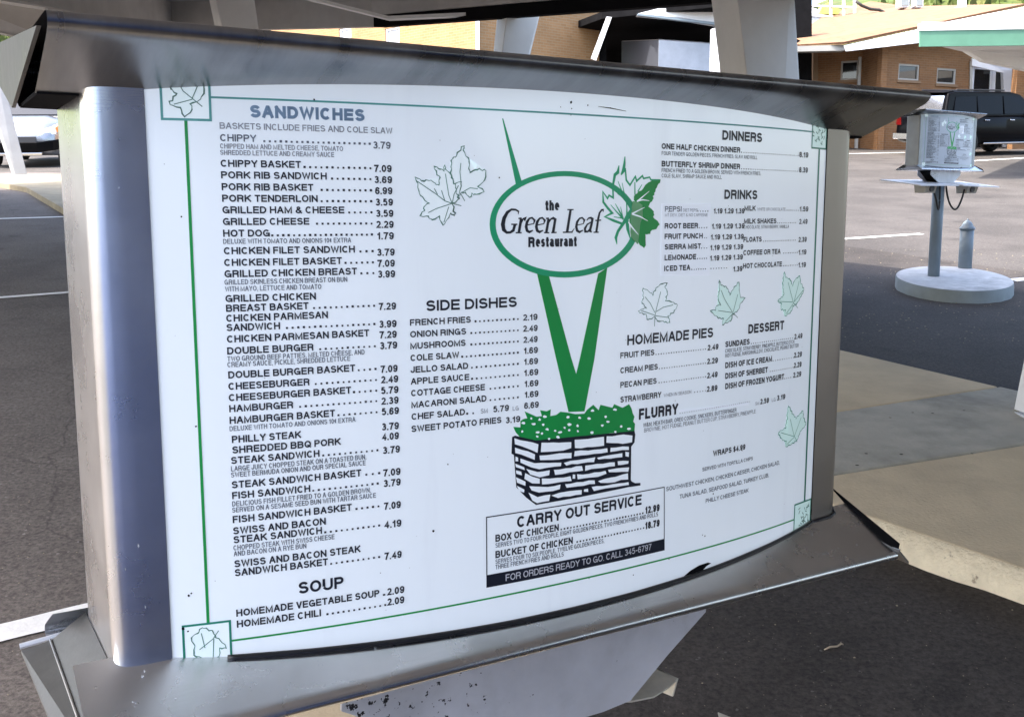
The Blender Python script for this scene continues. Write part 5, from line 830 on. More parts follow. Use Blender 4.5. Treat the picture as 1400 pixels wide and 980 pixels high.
G_={"ell":[[0.2006,0.3282],[0.1991,0.3416],[0.1951,0.3549],[0.1889,0.3679],[0.1803,0.3804],[0.1697,0.3924],[0.157,0.4037],[0.1425,0.4141],[0.1264,0.4237],[0.1088,0.4322],[0.09,0.4397],[0.0701,0.446],[0.0495,0.4512],[0.0282,0.4551],[0.0066,0.4578],[-0.0151,0.4592],[-0.0368,0.4594],[-0.0583,0.4584],[-0.0793,0.4561],[-0.0997,0.4527],[-0.1192,0.4481],[-0.1379,0.4425],[-0.1554,0.4359],[-0.1716,0.4283],[-0.1865,0.4198],[-0.2,0.4105],[-0.2118,0.4006],[-0.222,0.3899],[-0.2304,0.3788],[-0.2371,0.3672],[-0.2419,0.3553],[-0.2448,0.3432],[-0.2458,0.3309],[-0.2449,0.3186],[-0.2421,0.3063],[-0.2373,0.2943],[-0.2307,0.2825],[-0.2223,0.2711],[-0.2121,0.2603],[-0.2001,0.25],[-0.1866,0.2404],[-0.1715,0.2315],[-0.155,0.2236],[-0.1373,0.2165],[-0.1184,0.2105],[-0.0985,0.2056],[-0.0778,0.2019],[-0.0564,0.1993],[-0.0346,0.1979],[-0.0125,0.1979],[0.0095,0.1991],[0.0314,0.2016],[0.0529,0.2054],[0.0737,0.2104],[0.0936,0.2166],[0.1124,0.2241],[0.1299,0.2326],[0.1459,0.2421],[0.1601,0.2526],[0.1724,0.2639],[0.1826,0.2759],[0.1906,0.2885],[0.1963,0.3015],[0.1997,0.3148]],"elli":[[0.1801,0.3293],[0.1788,0.3412],[0.1752,0.3531],[0.1696,0.3647],[0.1618,0.3759],[0.1521,0.3866],[0.1406,0.3966],[0.1275,0.406],[0.1128,0.4145],[0.0967,0.4222],[0.0795,0.4289],[0.0614,0.4346],[0.0425,0.4393],[0.023,0.4428],[0.0032,0.4453],[-0.0168,0.4466],[-0.0367,0.4468],[-0.0565,0.4459],[-0.0758,0.4439],[-0.0946,0.4409],[-0.1126,0.4369],[-0.1298,0.4318],[-0.146,0.4259],[-0.161,0.4191],[-0.1748,0.4115],[-0.1872,0.4032],[-0.1981,0.3942],[-0.2075,0.3847],[-0.2153,0.3747],[-0.2215,0.3643],[-0.2259,0.3536],[-0.2286,0.3427],[-0.2295,0.3316],[-0.2287,0.3206],[-0.226,0.3096],[-0.2216,0.2988],[-0.2155,0.2882],[-0.2077,0.278],[-0.1982,0.2683],[-0.1872,0.259],[-0.1747,0.2504],[-0.1608,0.2425],[-0.1456,0.2354],[-0.1292,0.2291],[-0.1118,0.2238],[-0.0934,0.2194],[-0.0744,0.2161],[-0.0547,0.2138],[-0.0347,0.2127],[-0.0145,0.2127],[0.0057,0.2138],[0.0258,0.2161],[0.0454,0.2195],[0.0644,0.224],[0.0826,0.2296],[0.0998,0.2363],[0.1157,0.2439],[0.1303,0.2525],[0.1432,0.2618],[0.1544,0.2719],[0.1637,0.2826],[0.171,0.2938],[0.1763,0.3054],[0.1793,0.3173]],"spike":[[-0.2117,0.5779],[-0.2089,0.578],[-0.1587,0.4329],[-0.1716,0.4276],[-0.174,0.4221]],"vee":[[[-0.1158,0.2139],[-0.0809,0.2057],[-0.0116,-0.0077],[0.0035,-0.0484],[-0.0192,-0.1448],[-0.058,-0.0043]],[[0.0035,-0.0484],[0.0143,-0.0096],[0.0687,0.2047],[0.0975,0.2188],[0.0603,-0.013],[0.0308,-0.148],[-0.0192,-0.1448]]],"green":[[-0.1818,-0.1662],[-0.1699,-0.1683],[-0.158,-0.1702],[-0.1614,-0.1532],[-0.1512,-0.149],[-0.1409,-0.1507],[-0.1495,-0.1302],[-0.1149,-0.1472],[-0.0992,-0.1473],[-0.1045,-0.1315],[-0.0851,-0.1364],[-0.0727,-0.1324],[-0.0744,-0.1497],[-0.0565,-0.1485],[-0.044,-0.1414],[-0.0221,-0.1458],[0.0019,-0.1523],[0.0298,-0.1542],[0.0391,-0.1442],[0.058,-0.1335],[0.06,-0.1431],[0.0563,-0.1506],[0.0754,-0.1494],[0.081,-0.1358],[0.1006,-0.1505],[0.1202,-0.1477],[0.1259,-0.1387],[0.1439,-0.147],[0.154,-0.1512],[0.1761,-0.1438],[0.1845,-0.156],[0.1889,-0.1694],[0.1953,-0.1798],[0.1914,-0.1924],[0.1977,-0.1996],[0.1961,-0.2206],[0.1213,-0.215],[0.0062,-0.2144],[-0.0668,-0.2138],[-0.1129,-0.2101],[-0.1614,-0.1956],[-0.175,-0.1805]],"specks":[[[-0.1277,-0.1505],[-0.1286,-0.153],[-0.1314,-0.1521],[-0.1326,-0.1517],[-0.1331,-0.1489],[-0.1316,-0.1472],[-0.1279,-0.1481]],[[-0.1173,-0.1653],[-0.1197,-0.1681],[-0.1248,-0.168],[-0.1293,-0.1649],[-0.1296,-0.1626],[-0.1246,-0.1626],[-0.1191,-0.1627]],[[-0.0915,-0.1695],[-0.093,-0.1725],[-0.0962,-0.1727],[-0.0986,-0.1705],[-0.0996,-0.1677],[-0.0961,-0.1667],[-0.0926,-0.1671]],[[-0.0841,-0.1503],[-0.0867,-0.1522],[-0.0915,-0.1527],[-0.0958,-0.1509],[-0.0962,-0.1473],[-0.092,-0.1454],[-0.0863,-0.1483]],[[-0.1017,-0.1562],[-0.1033,-0.1585],[-0.107,-0.1579],[-0.11,-0.1567],[-0.1088,-0.1546],[-0.1071,-0.1515],[-0.1046,-0.1529]],[[-0.1477,-0.1606],[-0.1499,-0.1633],[-0.1545,-0.1618],[-0.1583,-0.1604],[-0.1587,-0.1584],[-0.1545,-0.1558],[-0.1494,-0.1571]],[[-0.1533,-0.1813],[-0.154,-0.1827],[-0.1569,-0.1836],[-0.1596,-0.1816],[-0.1583,-0.179],[-0.1569,-0.1768],[-0.1535,-0.1791]],[[-0.1057,-0.1879],[-0.1073,-0.1903],[-0.1126,-0.1904],[-0.118,-0.1879],[-0.1161,-0.1852],[-0.1123,-0.1847],[-0.1065,-0.1854]],[[-0.0953,-0.1921],[-0.0969,-0.1945],[-0.0995,-0.1949],[-0.1024,-0.1922],[-0.1024,-0.19],[-0.0999,-0.189],[-0.0964,-0.1891]],[[-0.0793,-0.1831],[-0.079,-0.1864],[-0.0841,-0.1854],[-0.0886,-0.1832],[-0.0878,-0.181],[-0.0843,-0.1793],[-0.08,-0.1808]],[[-0.0555,-0.1894],[-0.0575,-0.192],[-0.0605,-0.1912],[-0.0638,-0.1895],[-0.0623,-0.1873],[-0.0608,-0.1867],[-0.0579,-0.187]],[[-0.038,-0.1953],[-0.0407,-0.1968],[-0.0465,-0.1978],[-0.0521,-0.195],[-0.0496,-0.1931],[-0.0467,-0.1921],[-0.0409,-0.1919]],[[-0.0281,-0.1846],[-0.0281,-0.1873],[-0.0319,-0.1868],[-0.0333,-0.1851],[-0.0349,-0.1827],[-0.0317,-0.1814],[-0.0288,-0.1823]],[[-0.0085,-0.1783],[-0.0139,-0.181],[-0.018,-0.1815],[-0.0214,-0.1787],[-0.0234,-0.1756],[-0.0179,-0.1734],[-0.0122,-0.1754]],[[-0.0131,-0.1934],[-0.0143,-0.1949],[-0.017,-0.1955],[-0.0202,-0.1935],[-0.0205,-0.191],[-0.0173,-0.1889],[-0.0133,-0.1908]],[[-0.0163,-0.1588],[-0.0173,-0.1607],[-0.0216,-0.1613],[-0.0252,-0.1597],[-0.026,-0.1566],[-0.0213,-0.1544],[-0.0165,-0.1558]],[[0.0129,-0.1837],[0.012,-0.1867],[0.009,-0.1871],[0.0053,-0.1846],[0.0055,-0.1821],[0.0087,-0.1793],[0.0112,-0.1815]],[[0.02,-0.1641],[0.0186,-0.1664],[0.0134,-0.1653],[0.0113,-0.1642],[0.011,-0.1623],[0.0131,-0.1595],[0.0176,-0.1614]],[[0.013,-0.1979],[0.0119,-0.2005],[0.0089,-0.2001],[0.0072,-0.1984],[0.0073,-0.1958],[0.0088,-0.1946],[0.0114,-0.1959]],[[0.0507,-0.169],[0.0498,-0.1711],[0.0435,-0.1716],[0.0399,-0.169],[0.0396,-0.1662],[0.0438,-0.1647],[0.0488,-0.1668]],[[0.103,-0.1698],[0.1007,-0.1719],[0.0982,-0.1733],[0.0944,-0.1701],[0.0944,-0.1672],[0.0982,-0.1663],[0.1007,-0.1664]],[[0.1122,-0.1835],[0.1099,-0.1861],[0.1034,-0.1858],[0.101,-0.1838],[0.1013,-0.1814],[0.1033,-0.1806],[0.1078,-0.1814]],[[0.0926,-0.1916],[0.0893,-0.1944],[0.0871,-0.1949],[0.0837,-0.1923],[0.083,-0.189],[0.0866,-0.1889],[0.0905,-0.1888]],[[0.1356,-0.1541],[0.133,-0.1572],[0.1272,-0.1559],[0.1221,-0.1544],[0.1234,-0.1518],[0.1269,-0.1498],[0.1329,-0.1515]],[[0.1546,-0.2018],[0.1533,-0.204],[0.1504,-0.2044],[0.1462,-0.2021],[0.1467,-0.1999],[0.1499,-0.1975],[0.1538,-0.1991]],[[0.184,-0.211],[0.1828,-0.2127],[0.1765,-0.2139],[0.1697,-0.2108],[0.1717,-0.2079],[0.1763,-0.2075],[0.1807,-0.2079]],[[0.1347,-0.2133],[0.1341,-0.2167],[0.1305,-0.2165],[0.1279,-0.2143],[0.1274,-0.2114],[0.1305,-0.2109],[0.1336,-0.2109]],[[0.0599,-0.2069],[0.0586,-0.2098],[0.0542,-0.2106],[0.0496,-0.2073],[0.0497,-0.204],[0.0534,-0.203],[0.0589,-0.2039]],[[-0.1086,-0.1983],[-0.1104,-0.2014],[-0.1137,-0.2001],[-0.1155,-0.1991],[-0.1165,-0.1956],[-0.114,-0.1954],[-0.1113,-0.1961]],[[-0.0461,-0.2068],[-0.0461,-0.2101],[-0.0517,-0.2101],[-0.0553,-0.2071],[-0.0569,-0.2047],[-0.0516,-0.2024],[-0.0476,-0.2045]],[[-0.0738,-0.2084],[-0.0762,-0.2102],[-0.0783,-0.2108],[-0.0801,-0.2091],[-0.0819,-0.2062],[-0.0784,-0.2057],[-0.0758,-0.2054]],[[0.0607,-0.1495],[0.0613,-0.1512],[0.0545,-0.1516],[0.0496,-0.15],[0.0515,-0.147],[0.0547,-0.1451],[0.0594,-0.1464]]],"basket":[[-0.1852,-0.1915],[-0.1767,-0.1888],[-0.1164,-0.2076],[0.0062,-0.2112],[0.1961,-0.2183],[0.1992,-0.2291],[0.1968,-0.25],[0.1859,-0.2601],[0.1854,-0.3157],[0.1866,-0.3702],[0.023,-0.3736],[-0.1158,-0.3748],[-0.1439,-0.3522],[-0.1732,-0.321],[-0.1801,-0.2376],[-0.1869,-0.2337]],"foot":[[0.1845,-0.3484],[0.1896,-0.3564],[0.2013,-0.3625],[0.2202,-0.3646],[0.2204,-0.3719],[0.1849,-0.3709]],"bricks":[[[-0.1784,-0.1953],[-0.1076,-0.2184],[-0.1111,-0.2396],[-0.1767,-0.2091]],[[-0.1767,-0.2182],[-0.1181,-0.2424],[-0.118,-0.2572],[-0.1767,-0.2319]],[[-0.1006,-0.2146],[-0.0104,-0.2234],[-0.0102,-0.2391],[-0.0341,-0.2425],[-0.0667,-0.2417],[-0.1023,-0.2391]],[[-0.0011,-0.2198],[0.063,-0.2209],[0.0959,-0.2216],[0.0943,-0.247],[0.0215,-0.2429],[-0.0009,-0.2402]],[[0.1018,-0.2223],[0.1574,-0.2225],[0.1902,-0.2313],[0.1885,-0.2473],[0.158,-0.2501],[0.102,-0.2384]],[[-0.1057,-0.2479],[-0.0082,-0.2519],[-0.0099,-0.2675],[-0.1057,-0.2603]],[[-0.0008,-0.2497],[0.1062,-0.2549],[0.1064,-0.2662],[-0.0007,-0.2639]],[[0.1141,-0.2543],[0.1764,-0.2582],[0.1787,-0.2673],[0.1143,-0.2656]],[[-0.1767,-0.2425],[-0.1682,-0.2451],[-0.1688,-0.2557],[-0.1757,-0.2533]],[[-0.1613,-0.2489],[-0.1197,-0.2656],[-0.0374,-0.275],[-0.0392,-0.2826],[-0.1056,-0.2835],[-0.1302,-0.2758],[-0.1613,-0.2581]],[[-0.032,-0.2741],[0.0656,-0.2723],[0.0639,-0.2848],[-0.0264,-0.2827]],[[0.0715,-0.2746],[0.1564,-0.2742],[0.1566,-0.2856],[0.0754,-0.2815]],[[0.1645,-0.272],[0.1788,-0.2739],[0.177,-0.2867],[0.166,-0.2852]],[[-0.175,-0.2595],[-0.1493,-0.2718],[-0.1482,-0.2812],[-0.1733,-0.2689]],[[-0.1441,-0.2771],[-0.1126,-0.2888],[-0.0735,-0.2907],[-0.0752,-0.303],[-0.1055,-0.3037],[-0.1336,-0.2923]],[[-0.0645,-0.2903],[0.0258,-0.291],[0.0279,-0.304],[-0.059,-0.3035]],[[0.0334,-0.2904],[0.1327,-0.2955],[0.1329,-0.3052],[0.0336,-0.3048]],[[0.1407,-0.2949],[0.1772,-0.2965],[0.1774,-0.3064],[0.1409,-0.3047]],[[-0.175,-0.2763],[-0.1579,-0.2815],[-0.1578,-0.2923],[-0.1733,-0.2857]],[[-0.1492,-0.2872],[-0.1055,-0.3083],[-0.1054,-0.3223],[-0.1266,-0.318],[-0.1492,-0.3026]],[[-0.0984,-0.3093],[-0.0095,-0.3149],[-0.0075,-0.3262],[-0.0983,-0.3233]],[[0.0092,-0.3126],[0.0994,-0.3153],[0.1034,-0.3239],[0.0761,-0.3282],[0.0112,-0.3256]],[[0.1092,-0.3134],[0.1796,-0.3149],[0.1779,-0.3278],[0.1113,-0.3211]],[[-0.1733,-0.2949],[-0.1475,-0.309],[-0.1457,-0.3216],[-0.1715,-0.3089]],[[-0.1353,-0.3214],[-0.1018,-0.3306],[-0.0406,-0.3327],[-0.0424,-0.3451],[-0.1089,-0.3452],[-0.1282,-0.3363]],[[-0.0278,-0.3314],[0.0665,-0.3349],[0.0667,-0.3446],[-0.0259,-0.3427]],[[0.0743,-0.3376],[0.178,-0.3327],[0.1783,-0.3475],[0.1078,-0.3488],[0.0842,-0.3455]],[[-0.1715,-0.3166],[-0.1491,-0.3304],[-0.1491,-0.3397],[-0.1664,-0.3311]],[[-0.1405,-0.3393],[-0.1124,-0.3541],[-0.0731,-0.355],[-0.0749,-0.3689],[-0.1123,-0.3713],[-0.1264,-0.3615]],[[-0.0695,-0.357],[-0.0478,-0.3522],[0.0266,-0.3549],[0.0248,-0.3659],[-0.0513,-0.366]],[[0.0304,-0.3539],[0.0456,-0.356],[0.0458,-0.3647],[0.0305,-0.3625]],[[0.0533,-0.3523],[0.1805,-0.3561],[0.1807,-0.3644],[0.0611,-0.3631]],[[-0.0039,-0.3109],[0.0035,-0.3119],[0.0036,-0.323],[-0.0038,-0.322]]],"script":[[[-0.1685,0.3539,0.0015],[-0.1677,0.361,0.0038],[-0.1756,0.3652,0.0044],[-0.1871,0.3657,0.0047],[-0.1985,0.3588,0.0076],[-0.2074,0.3447,0.0099],[-0.2107,0.3305,0.0108],[-0.2083,0.3178,0.0096],[-0.2002,0.3109,0.0061],[-0.1904,0.3112,0.0055],[-0.1819,0.3161,0.0073],[-0.1776,0.3304,0.0076]],[[-0.1879,0.3304,0.0032],[-0.171,0.3303,0.0032]],[[-0.1604,0.3438,0.0073],[-0.167,0.3103,0.0073]],[[-0.1756,0.3103,0.0032],[-0.1591,0.3102,0.0032]],[[-0.1682,0.3443,0.0032],[-0.1591,0.3446,0.0044]],[[-0.1599,0.3331,0.0023],[-0.155,0.3431,0.0041],[-0.1488,0.3445,0.0064],[-0.15,0.3381,0.0026]],[[-0.1458,0.328,0.0026],[-0.1256,0.3315,0.0026],[-0.1226,0.3394,0.0055],[-0.1299,0.3459,0.0041],[-0.1374,0.3442,0.0044],[-0.1441,0.3359,0.0073],[-0.1466,0.3244,0.0079],[-0.1441,0.3151,0.0073],[-0.1373,0.3114,0.0058],[-0.1272,0.3157,0.0026]],[[-0.1171,0.3278,0.0026],[-0.0967,0.3313,0.0026],[-0.0936,0.3393,0.0055],[-0.101,0.3458,0.0041],[-0.1087,0.3441,0.0044],[-0.1155,0.3358,0.0073],[-0.118,0.3242,0.0079],[-0.1154,0.3148,0.0073],[-0.1086,0.3111,0.0058],[-0.0983,0.3154,0.0026]],[[-0.0827,0.3436,0.0073],[-0.0894,0.3095,0.0073]],[[-0.0957,0.3096,0.0032],[-0.0811,0.3094,0.0032]],[[-0.0902,0.3441,0.0032],[-0.0821,0.3443,0.0044]],[[-0.0829,0.3327,0.0023],[-0.0761,0.3426,0.0041],[-0.0692,0.345,0.0058],[-0.0636,0.3414,0.0073],[-0.0664,0.3268,0.0073],[-0.0698,0.3093,0.0079]],[[-0.075,0.3094,0.0032],[-0.0593,0.3099,0.0032]],[[-0.0185,0.3654,0.007],[-0.0283,0.3111,0.0079]],[[-0.0283,0.3655,0.0029],[-0.0096,0.3656,0.0029]],[[-0.0411,0.3099,0.0032],[-0.0117,0.3102,0.0035]],[[-0.0135,0.311,0.0038],[-0.0064,0.3198,0.0012]],[[-0.0011,0.3264,0.0023],[0.0206,0.3307,0.0023],[0.0236,0.3396,0.0055],[0.0168,0.3455,0.0038],[0.0086,0.3437,0.0041],[0.0015,0.3352,0.0067],[-0.0011,0.3234,0.0073],[0.0017,0.3138,0.007],[0.009,0.31,0.0055],[0.0199,0.3146,0.0023]],[[0.0306,0.3388,0.0029],[0.036,0.3444,0.0038],[0.0433,0.3454,0.0051],[0.0482,0.3424,0.0073],[0.0454,0.329,0.0073],[0.0404,0.3127,0.0073],[0.0466,0.3093,0.0026]],[[0.0435,0.3343,0.0029],[0.0325,0.3291,0.0041],[0.0253,0.3188,0.0066],[0.0263,0.311,0.0058],[0.0346,0.3109,0.0041],[0.0418,0.3201,0.0026]],[[0.0819,0.36,0.0017],[0.0818,0.3654,0.0041],[0.0765,0.3648,0.0044],[0.0701,0.3573,0.0055],[0.0665,0.3439,0.0067],[0.0609,0.3102,0.0067]],[[0.0573,0.3385,0.0032],[0.0754,0.3393,0.0032]],[[0.0521,0.309,0.0032],[0.068,0.3091,0.0032]]],"leafrib":[[[0.1487,0.4994,0.0027],[0.1477,0.4823,0.0071],[0.1447,0.4639,0.0104],[0.1371,0.4532,0.0038]],[[0.1503,0.4706,0.0044],[0.1543,0.4404,0.0049],[0.1666,0.4279,0.0049],[0.184,0.4502,0.0044],[0.1885,0.4383,0.0049],[0.2077,0.4525,0.0044],[0.2114,0.4453,0.0044],[0.2319,0.4492,0.0038],[0.2364,0.4423,0.0044],[0.2696,0.4434,0.0022]],[[0.1299,0.4766,0.0027],[0.1269,0.4596,0.0093],[0.1169,0.4529,0.0082],[0.1139,0.4371,0.0071],[0.1108,0.424,0.0055],[0.1129,0.3952,0.0049],[0.0995,0.4016,0.0044],[0.0947,0.3937,0.0044],[0.0796,0.4106,0.0038],[0.0816,0.3845,0.006],[0.0967,0.3688,0.0066],[0.1103,0.357,0.006],[0.0871,0.3478,0.0044],[0.1139,0.3385,0.0066],[0.1411,0.3304,0.006]],[[0.173,0.369,0.0055],[0.1613,0.3477,0.0154],[0.1496,0.3344,0.0099],[0.1296,0.3106,0.0082],[0.1231,0.2947,0.0088],[0.1268,0.2773,0.0016]],[[0.158,0.3423,0.011],[0.162,0.3156,0.0099],[0.1701,0.2914,0.0022]],[[0.1578,0.3503,0.0055],[0.1575,0.369,0.0038],[0.1553,0.3928,0.0038],[0.1395,0.4138,0.0033],[0.1273,0.4373,0.0016]],[[0.1553,0.3928,0.0033],[0.1471,0.4113,0.0027],[0.1408,0.4336,0.0016]],[[0.1553,0.3915,0.0033],[0.1262,0.4058,0.0016]],[[0.1471,0.341,0.0049],[0.1236,0.361,0.0033],[0.1049,0.3781,0.0016]],[[0.146,0.3437,0.0049],[0.132,0.3636,0.0038],[0.1199,0.3807,0.0016]],[[0.1442,0.3477,0.0033],[0.1369,0.3729,0.0016]],[[0.1443,0.3437,0.0033],[0.1155,0.3478,0.0016]],[[0.1837,0.4037,0.0038],[0.1826,0.4356,0.0027]],[[0.1929,0.4118,0.0038],[0.2065,0.4301,0.0016]]],"leafA":[[0.2706,0.4437],[0.2637,0.4328],[0.2514,0.4178],[0.2498,0.4097],[0.2446,0.4015],[0.2466,0.3935],[0.2378,0.3853],[0.2256,0.3723],[0.2024,0.3798],[0.1848,0.3864],[0.1811,0.393],[0.1844,0.4037],[0.2051,0.4146],[0.2294,0.4363],[0.2507,0.442]],"leafB":[[0.1778,0.3877],[0.1953,0.3851],[0.2256,0.3718],[0.2492,0.361],[0.246,0.3474],[0.2702,0.3269],[0.2487,0.3134],[0.2324,0.3122],[0.2381,0.3027],[0.2183,0.3042],[0.2175,0.2662],[0.1976,0.2829],[0.1942,0.2775],[0.1728,0.2967],[0.1724,0.3155],[0.17,0.3476],[0.173,0.369]],"leafC":[[0.1778,0.3877],[0.1953,0.3851],[0.2095,0.3771],[0.212,0.3475],[0.2035,0.3314],[0.2006,0.3044],[0.1976,0.2829],[0.1942,0.2775],[0.1728,0.2967],[0.1724,0.3155],[0.17,0.3476],[0.173,0.369]],"leafW":[[[0.1917,0.3872,0.0044],[0.2317,0.4135,0.0011]],[[0.19,0.3872,0.0038],[0.2092,0.3911,0.0033],[0.2323,0.3888,0.0011]],[[0.1743,0.3551,0.0044],[0.2167,0.3718,0.0011]],[[0.1743,0.3551,0.0044],[0.2031,0.3476,0.0033],[0.2283,0.3367,0.0011]],[[0.1633,0.3343,0.0038],[0.1757,0.3208,0.0044],[0.1972,0.3012,0.0011]]],"leaves":[[[[-0.3435,0.4429],[-0.3447,0.454],[-0.342,0.4816],[-0.3334,0.4851],[-0.311,0.5111],[-0.3135,0.5033],[-0.3087,0.4902],[-0.2988,0.4793],[-0.3002,0.4614],[-0.2965,0.4504],[-0.2814,0.4573],[-0.2548,0.4556],[-0.2587,0.4341],[-0.2766,0.4192],[-0.2601,0.407],[-0.2817,0.4],[-0.2918,0.4033],[-0.2981,0.3932],[-0.3093,0.4043],[-0.318,0.4054],[-0.3267,0.3963],[-0.3339,0.4208]],[[[-0.3199,0.4722],[-0.3226,0.4521],[-0.3203,0.4299]],[[-0.3168,0.4054],[-0.2967,0.4156],[-0.2766,0.4136]],[[-0.3217,0.4031],[-0.3107,0.3852]]],0.35],[[[-0.4333,0.4382],[-0.4181,0.4297],[-0.4134,0.4287],[-0.4027,0.4321],[-0.3908,0.429],[-0.3837,0.4225],[-0.3753,0.4203],[-0.3727,0.438],[-0.3868,0.4631],[-0.3761,0.4589],[-0.3629,0.4536],[-0.3603,0.4658],[-0.3592,0.4581],[-0.3435,0.4429],[-0.3388,0.4241],[-0.319,0.4299],[-0.3217,0.412],[-0.3292,0.3941],[-0.3243,0.3908],[-0.3429,0.3795],[-0.3382,0.3515],[-0.3468,0.3571],[-0.3567,0.3415],[-0.3666,0.3292],[-0.3749,0.3505],[-0.3931,0.3416],[-0.4026,0.3505],[-0.4228,0.3517],[-0.4119,0.3627],[-0.413,0.3715],[-0.401,0.3793],[-0.4151,0.3913],[-0.4233,0.4012],[-0.4276,0.4241]],[[[-0.3429,0.3795],[-0.3612,0.385],[-0.3828,0.4004],[-0.4276,0.4285]],[[-0.3429,0.3795],[-0.3513,0.3984],[-0.3593,0.4471]],[[-0.3429,0.3795],[-0.3378,0.4007],[-0.3265,0.4209]],[[-0.3429,0.3795],[-0.3832,0.3672],[-0.4025,0.3583]],[[-0.3516,0.3717],[-0.3641,0.3359]],[[-0.3429,0.3795],[-0.3195,0.374]],[[-0.3874,0.4136],[-0.3792,0.3993]],[[-0.3612,0.385],[-0.3694,0.4093]]],0.35],[[[0.2596,0.0847],[0.2414,0.0788],[0.2323,0.0793],[0.2297,0.0916],[0.2025,0.1018],[0.2293,0.109],[0.2131,0.1271],[0.2197,0.1337],[0.2168,0.1614],[0.2373,0.1519],[0.2512,0.1409],[0.2667,0.1628],[0.2827,0.1709],[0.3014,0.1719],[0.2923,0.1635],[0.3021,0.1491],[0.2957,0.1249],[0.3171,0.1203],[0.3404,0.1103],[0.3321,0.0983],[0.3063,0.0838],[0.314,0.0657],[0.2902,0.0707],[0.2692,0.0719]],[[[0.2589,0.0585],[0.2596,0.0847],[0.2637,0.102],[0.2786,0.1501]],[[0.2593,0.0952],[0.2426,0.1205],[0.2241,0.1387]],[[0.2625,0.0968],[0.2891,0.1077],[0.3245,0.1122]],[[0.2618,0.0864],[0.3088,0.0791]],[[0.2581,0.0883],[0.2114,0.103]]],0.2],[[[0.5013,0.1711],[0.5072,0.1581],[0.5318,0.1497],[0.5465,0.1288],[0.5569,0.1412],[0.5839,0.1622],[0.585,0.1399],[0.5916,0.1191],[0.6118,0.1162],[0.5924,0.1023],[0.5848,0.084],[0.56,0.0743],[0.5526,0.0543],[0.5308,0.0502],[0.5185,0.0454],[0.522,0.0637],[0.4976,0.0689],[0.4785,0.081],[0.4677,0.089],[0.4888,0.0878],[0.4909,0.1005],[0.5096,0.1013],[0.4982,0.1184],[0.5024,0.1437]],[[[0.583,0.0617],[0.5598,0.078],[0.5251,0.117],[0.5089,0.1434]],[[0.5625,0.0797],[0.5798,0.129]],[[0.557,0.0782],[0.4995,0.0871]],[[0.56,0.0743],[0.5306,0.0539]]],0.8],[[[0.7941,0.184],[0.8004,0.1682],[0.8246,0.1594],[0.8397,0.1391],[0.8489,0.1563],[0.8762,0.1689],[0.8813,0.1469],[0.9011,0.1241],[0.8844,0.1051],[0.8711,0.09],[0.8437,0.0798],[0.8412,0.0661],[0.8046,0.0528],[0.8068,0.0703],[0.7831,0.0757],[0.7855,0.0912],[0.7654,0.0982],[0.7877,0.1086],[0.797,0.1178],[0.7889,0.1416]],[[[0.8724,0.072],[0.8465,0.0895],[0.8149,0.152]],[[0.8499,0.0913],[0.8737,0.1532]],[[0.8429,0.0917],[0.7687,0.098]],[[0.8467,0.0875],[0.811,0.0583]],[[0.8499,0.0913],[0.8974,0.1242]]],1.0],[[[0.8422,-0.2268],[0.8637,-0.2526],[0.8853,-0.2728],[0.9254,-0.2525],[0.9269,-0.273],[0.945,-0.299],[0.9142,-0.3148],[0.9003,-0.3388],[0.8753,-0.3464],[0.8358,-0.3516],[0.8396,-0.335],[0.8147,-0.3254],[0.7942,-0.3025],[0.832,-0.2938],[0.8399,-0.2664]],[[[0.8989,-0.3473],[0.8787,-0.3238],[0.8548,-0.2685]],[[0.881,-0.327],[0.9163,-0.2715]],[[0.879,-0.3267],[0.8086,-0.3046]],[[0.8792,-0.3296],[0.8404,-0.3466]]],0.9],[[[-0.949,0.6287],[-0.9481,0.6104],[-0.938,0.6015],[-0.9512,0.5789],[-0.9321,0.574],[-0.9241,0.5557],[-0.9093,0.571],[-0.9124,0.582],[-0.8924,0.592],[-0.8844,0.6127],[-0.8837,0.6313],[-0.9027,0.6453],[-0.9238,0.6444]],[[[-0.8894,0.5772],[-0.9254,0.6075],[-0.9384,0.6328]],[[-0.9084,0.5933],[-0.8966,0.6197]],[[-0.9084,0.5914],[-0.9441,0.5803]]],0.5],[[[-0.9355,-0.5581],[-0.9131,-0.5718],[-0.9097,-0.5831],[-0.8985,-0.5933],[-0.8864,-0.6124],[-0.9011,-0.6102],[-0.9026,-0.6296],[-0.9138,-0.6388],[-0.9551,-0.6199],[-0.9523,-0.5988],[-0.9591,-0.5785],[-0.9454,-0.5696]],[[[-0.9432,-0.6086],[-0.9137,-0.5868]],[[-0.9137,-0.5868],[-0.9014,-0.5691]],[[-0.9317,-0.6059],[-0.9379,-0.5706]],[[-0.9125,-0.587],[-0.9153,-0.6299]]],0.5]],"cobox":[[-0.2571,-0.3864],[0.3069,-0.3897],[0.312,-0.5699],[-0.2565,-0.5665]],"coband":[[-0.2564,-0.5352],[0.3111,-0.5378],[0.312,-0.5699],[-0.2565,-0.5665]],"sticker":[[0.275,0.3821],[0.4581,0.383],[0.4609,0.186],[0.2775,0.1926]],"sticker2":[[0.3558,-0.179],[0.6438,-0.1914],[0.6457,-0.1988],[0.3573,-0.1854]]}

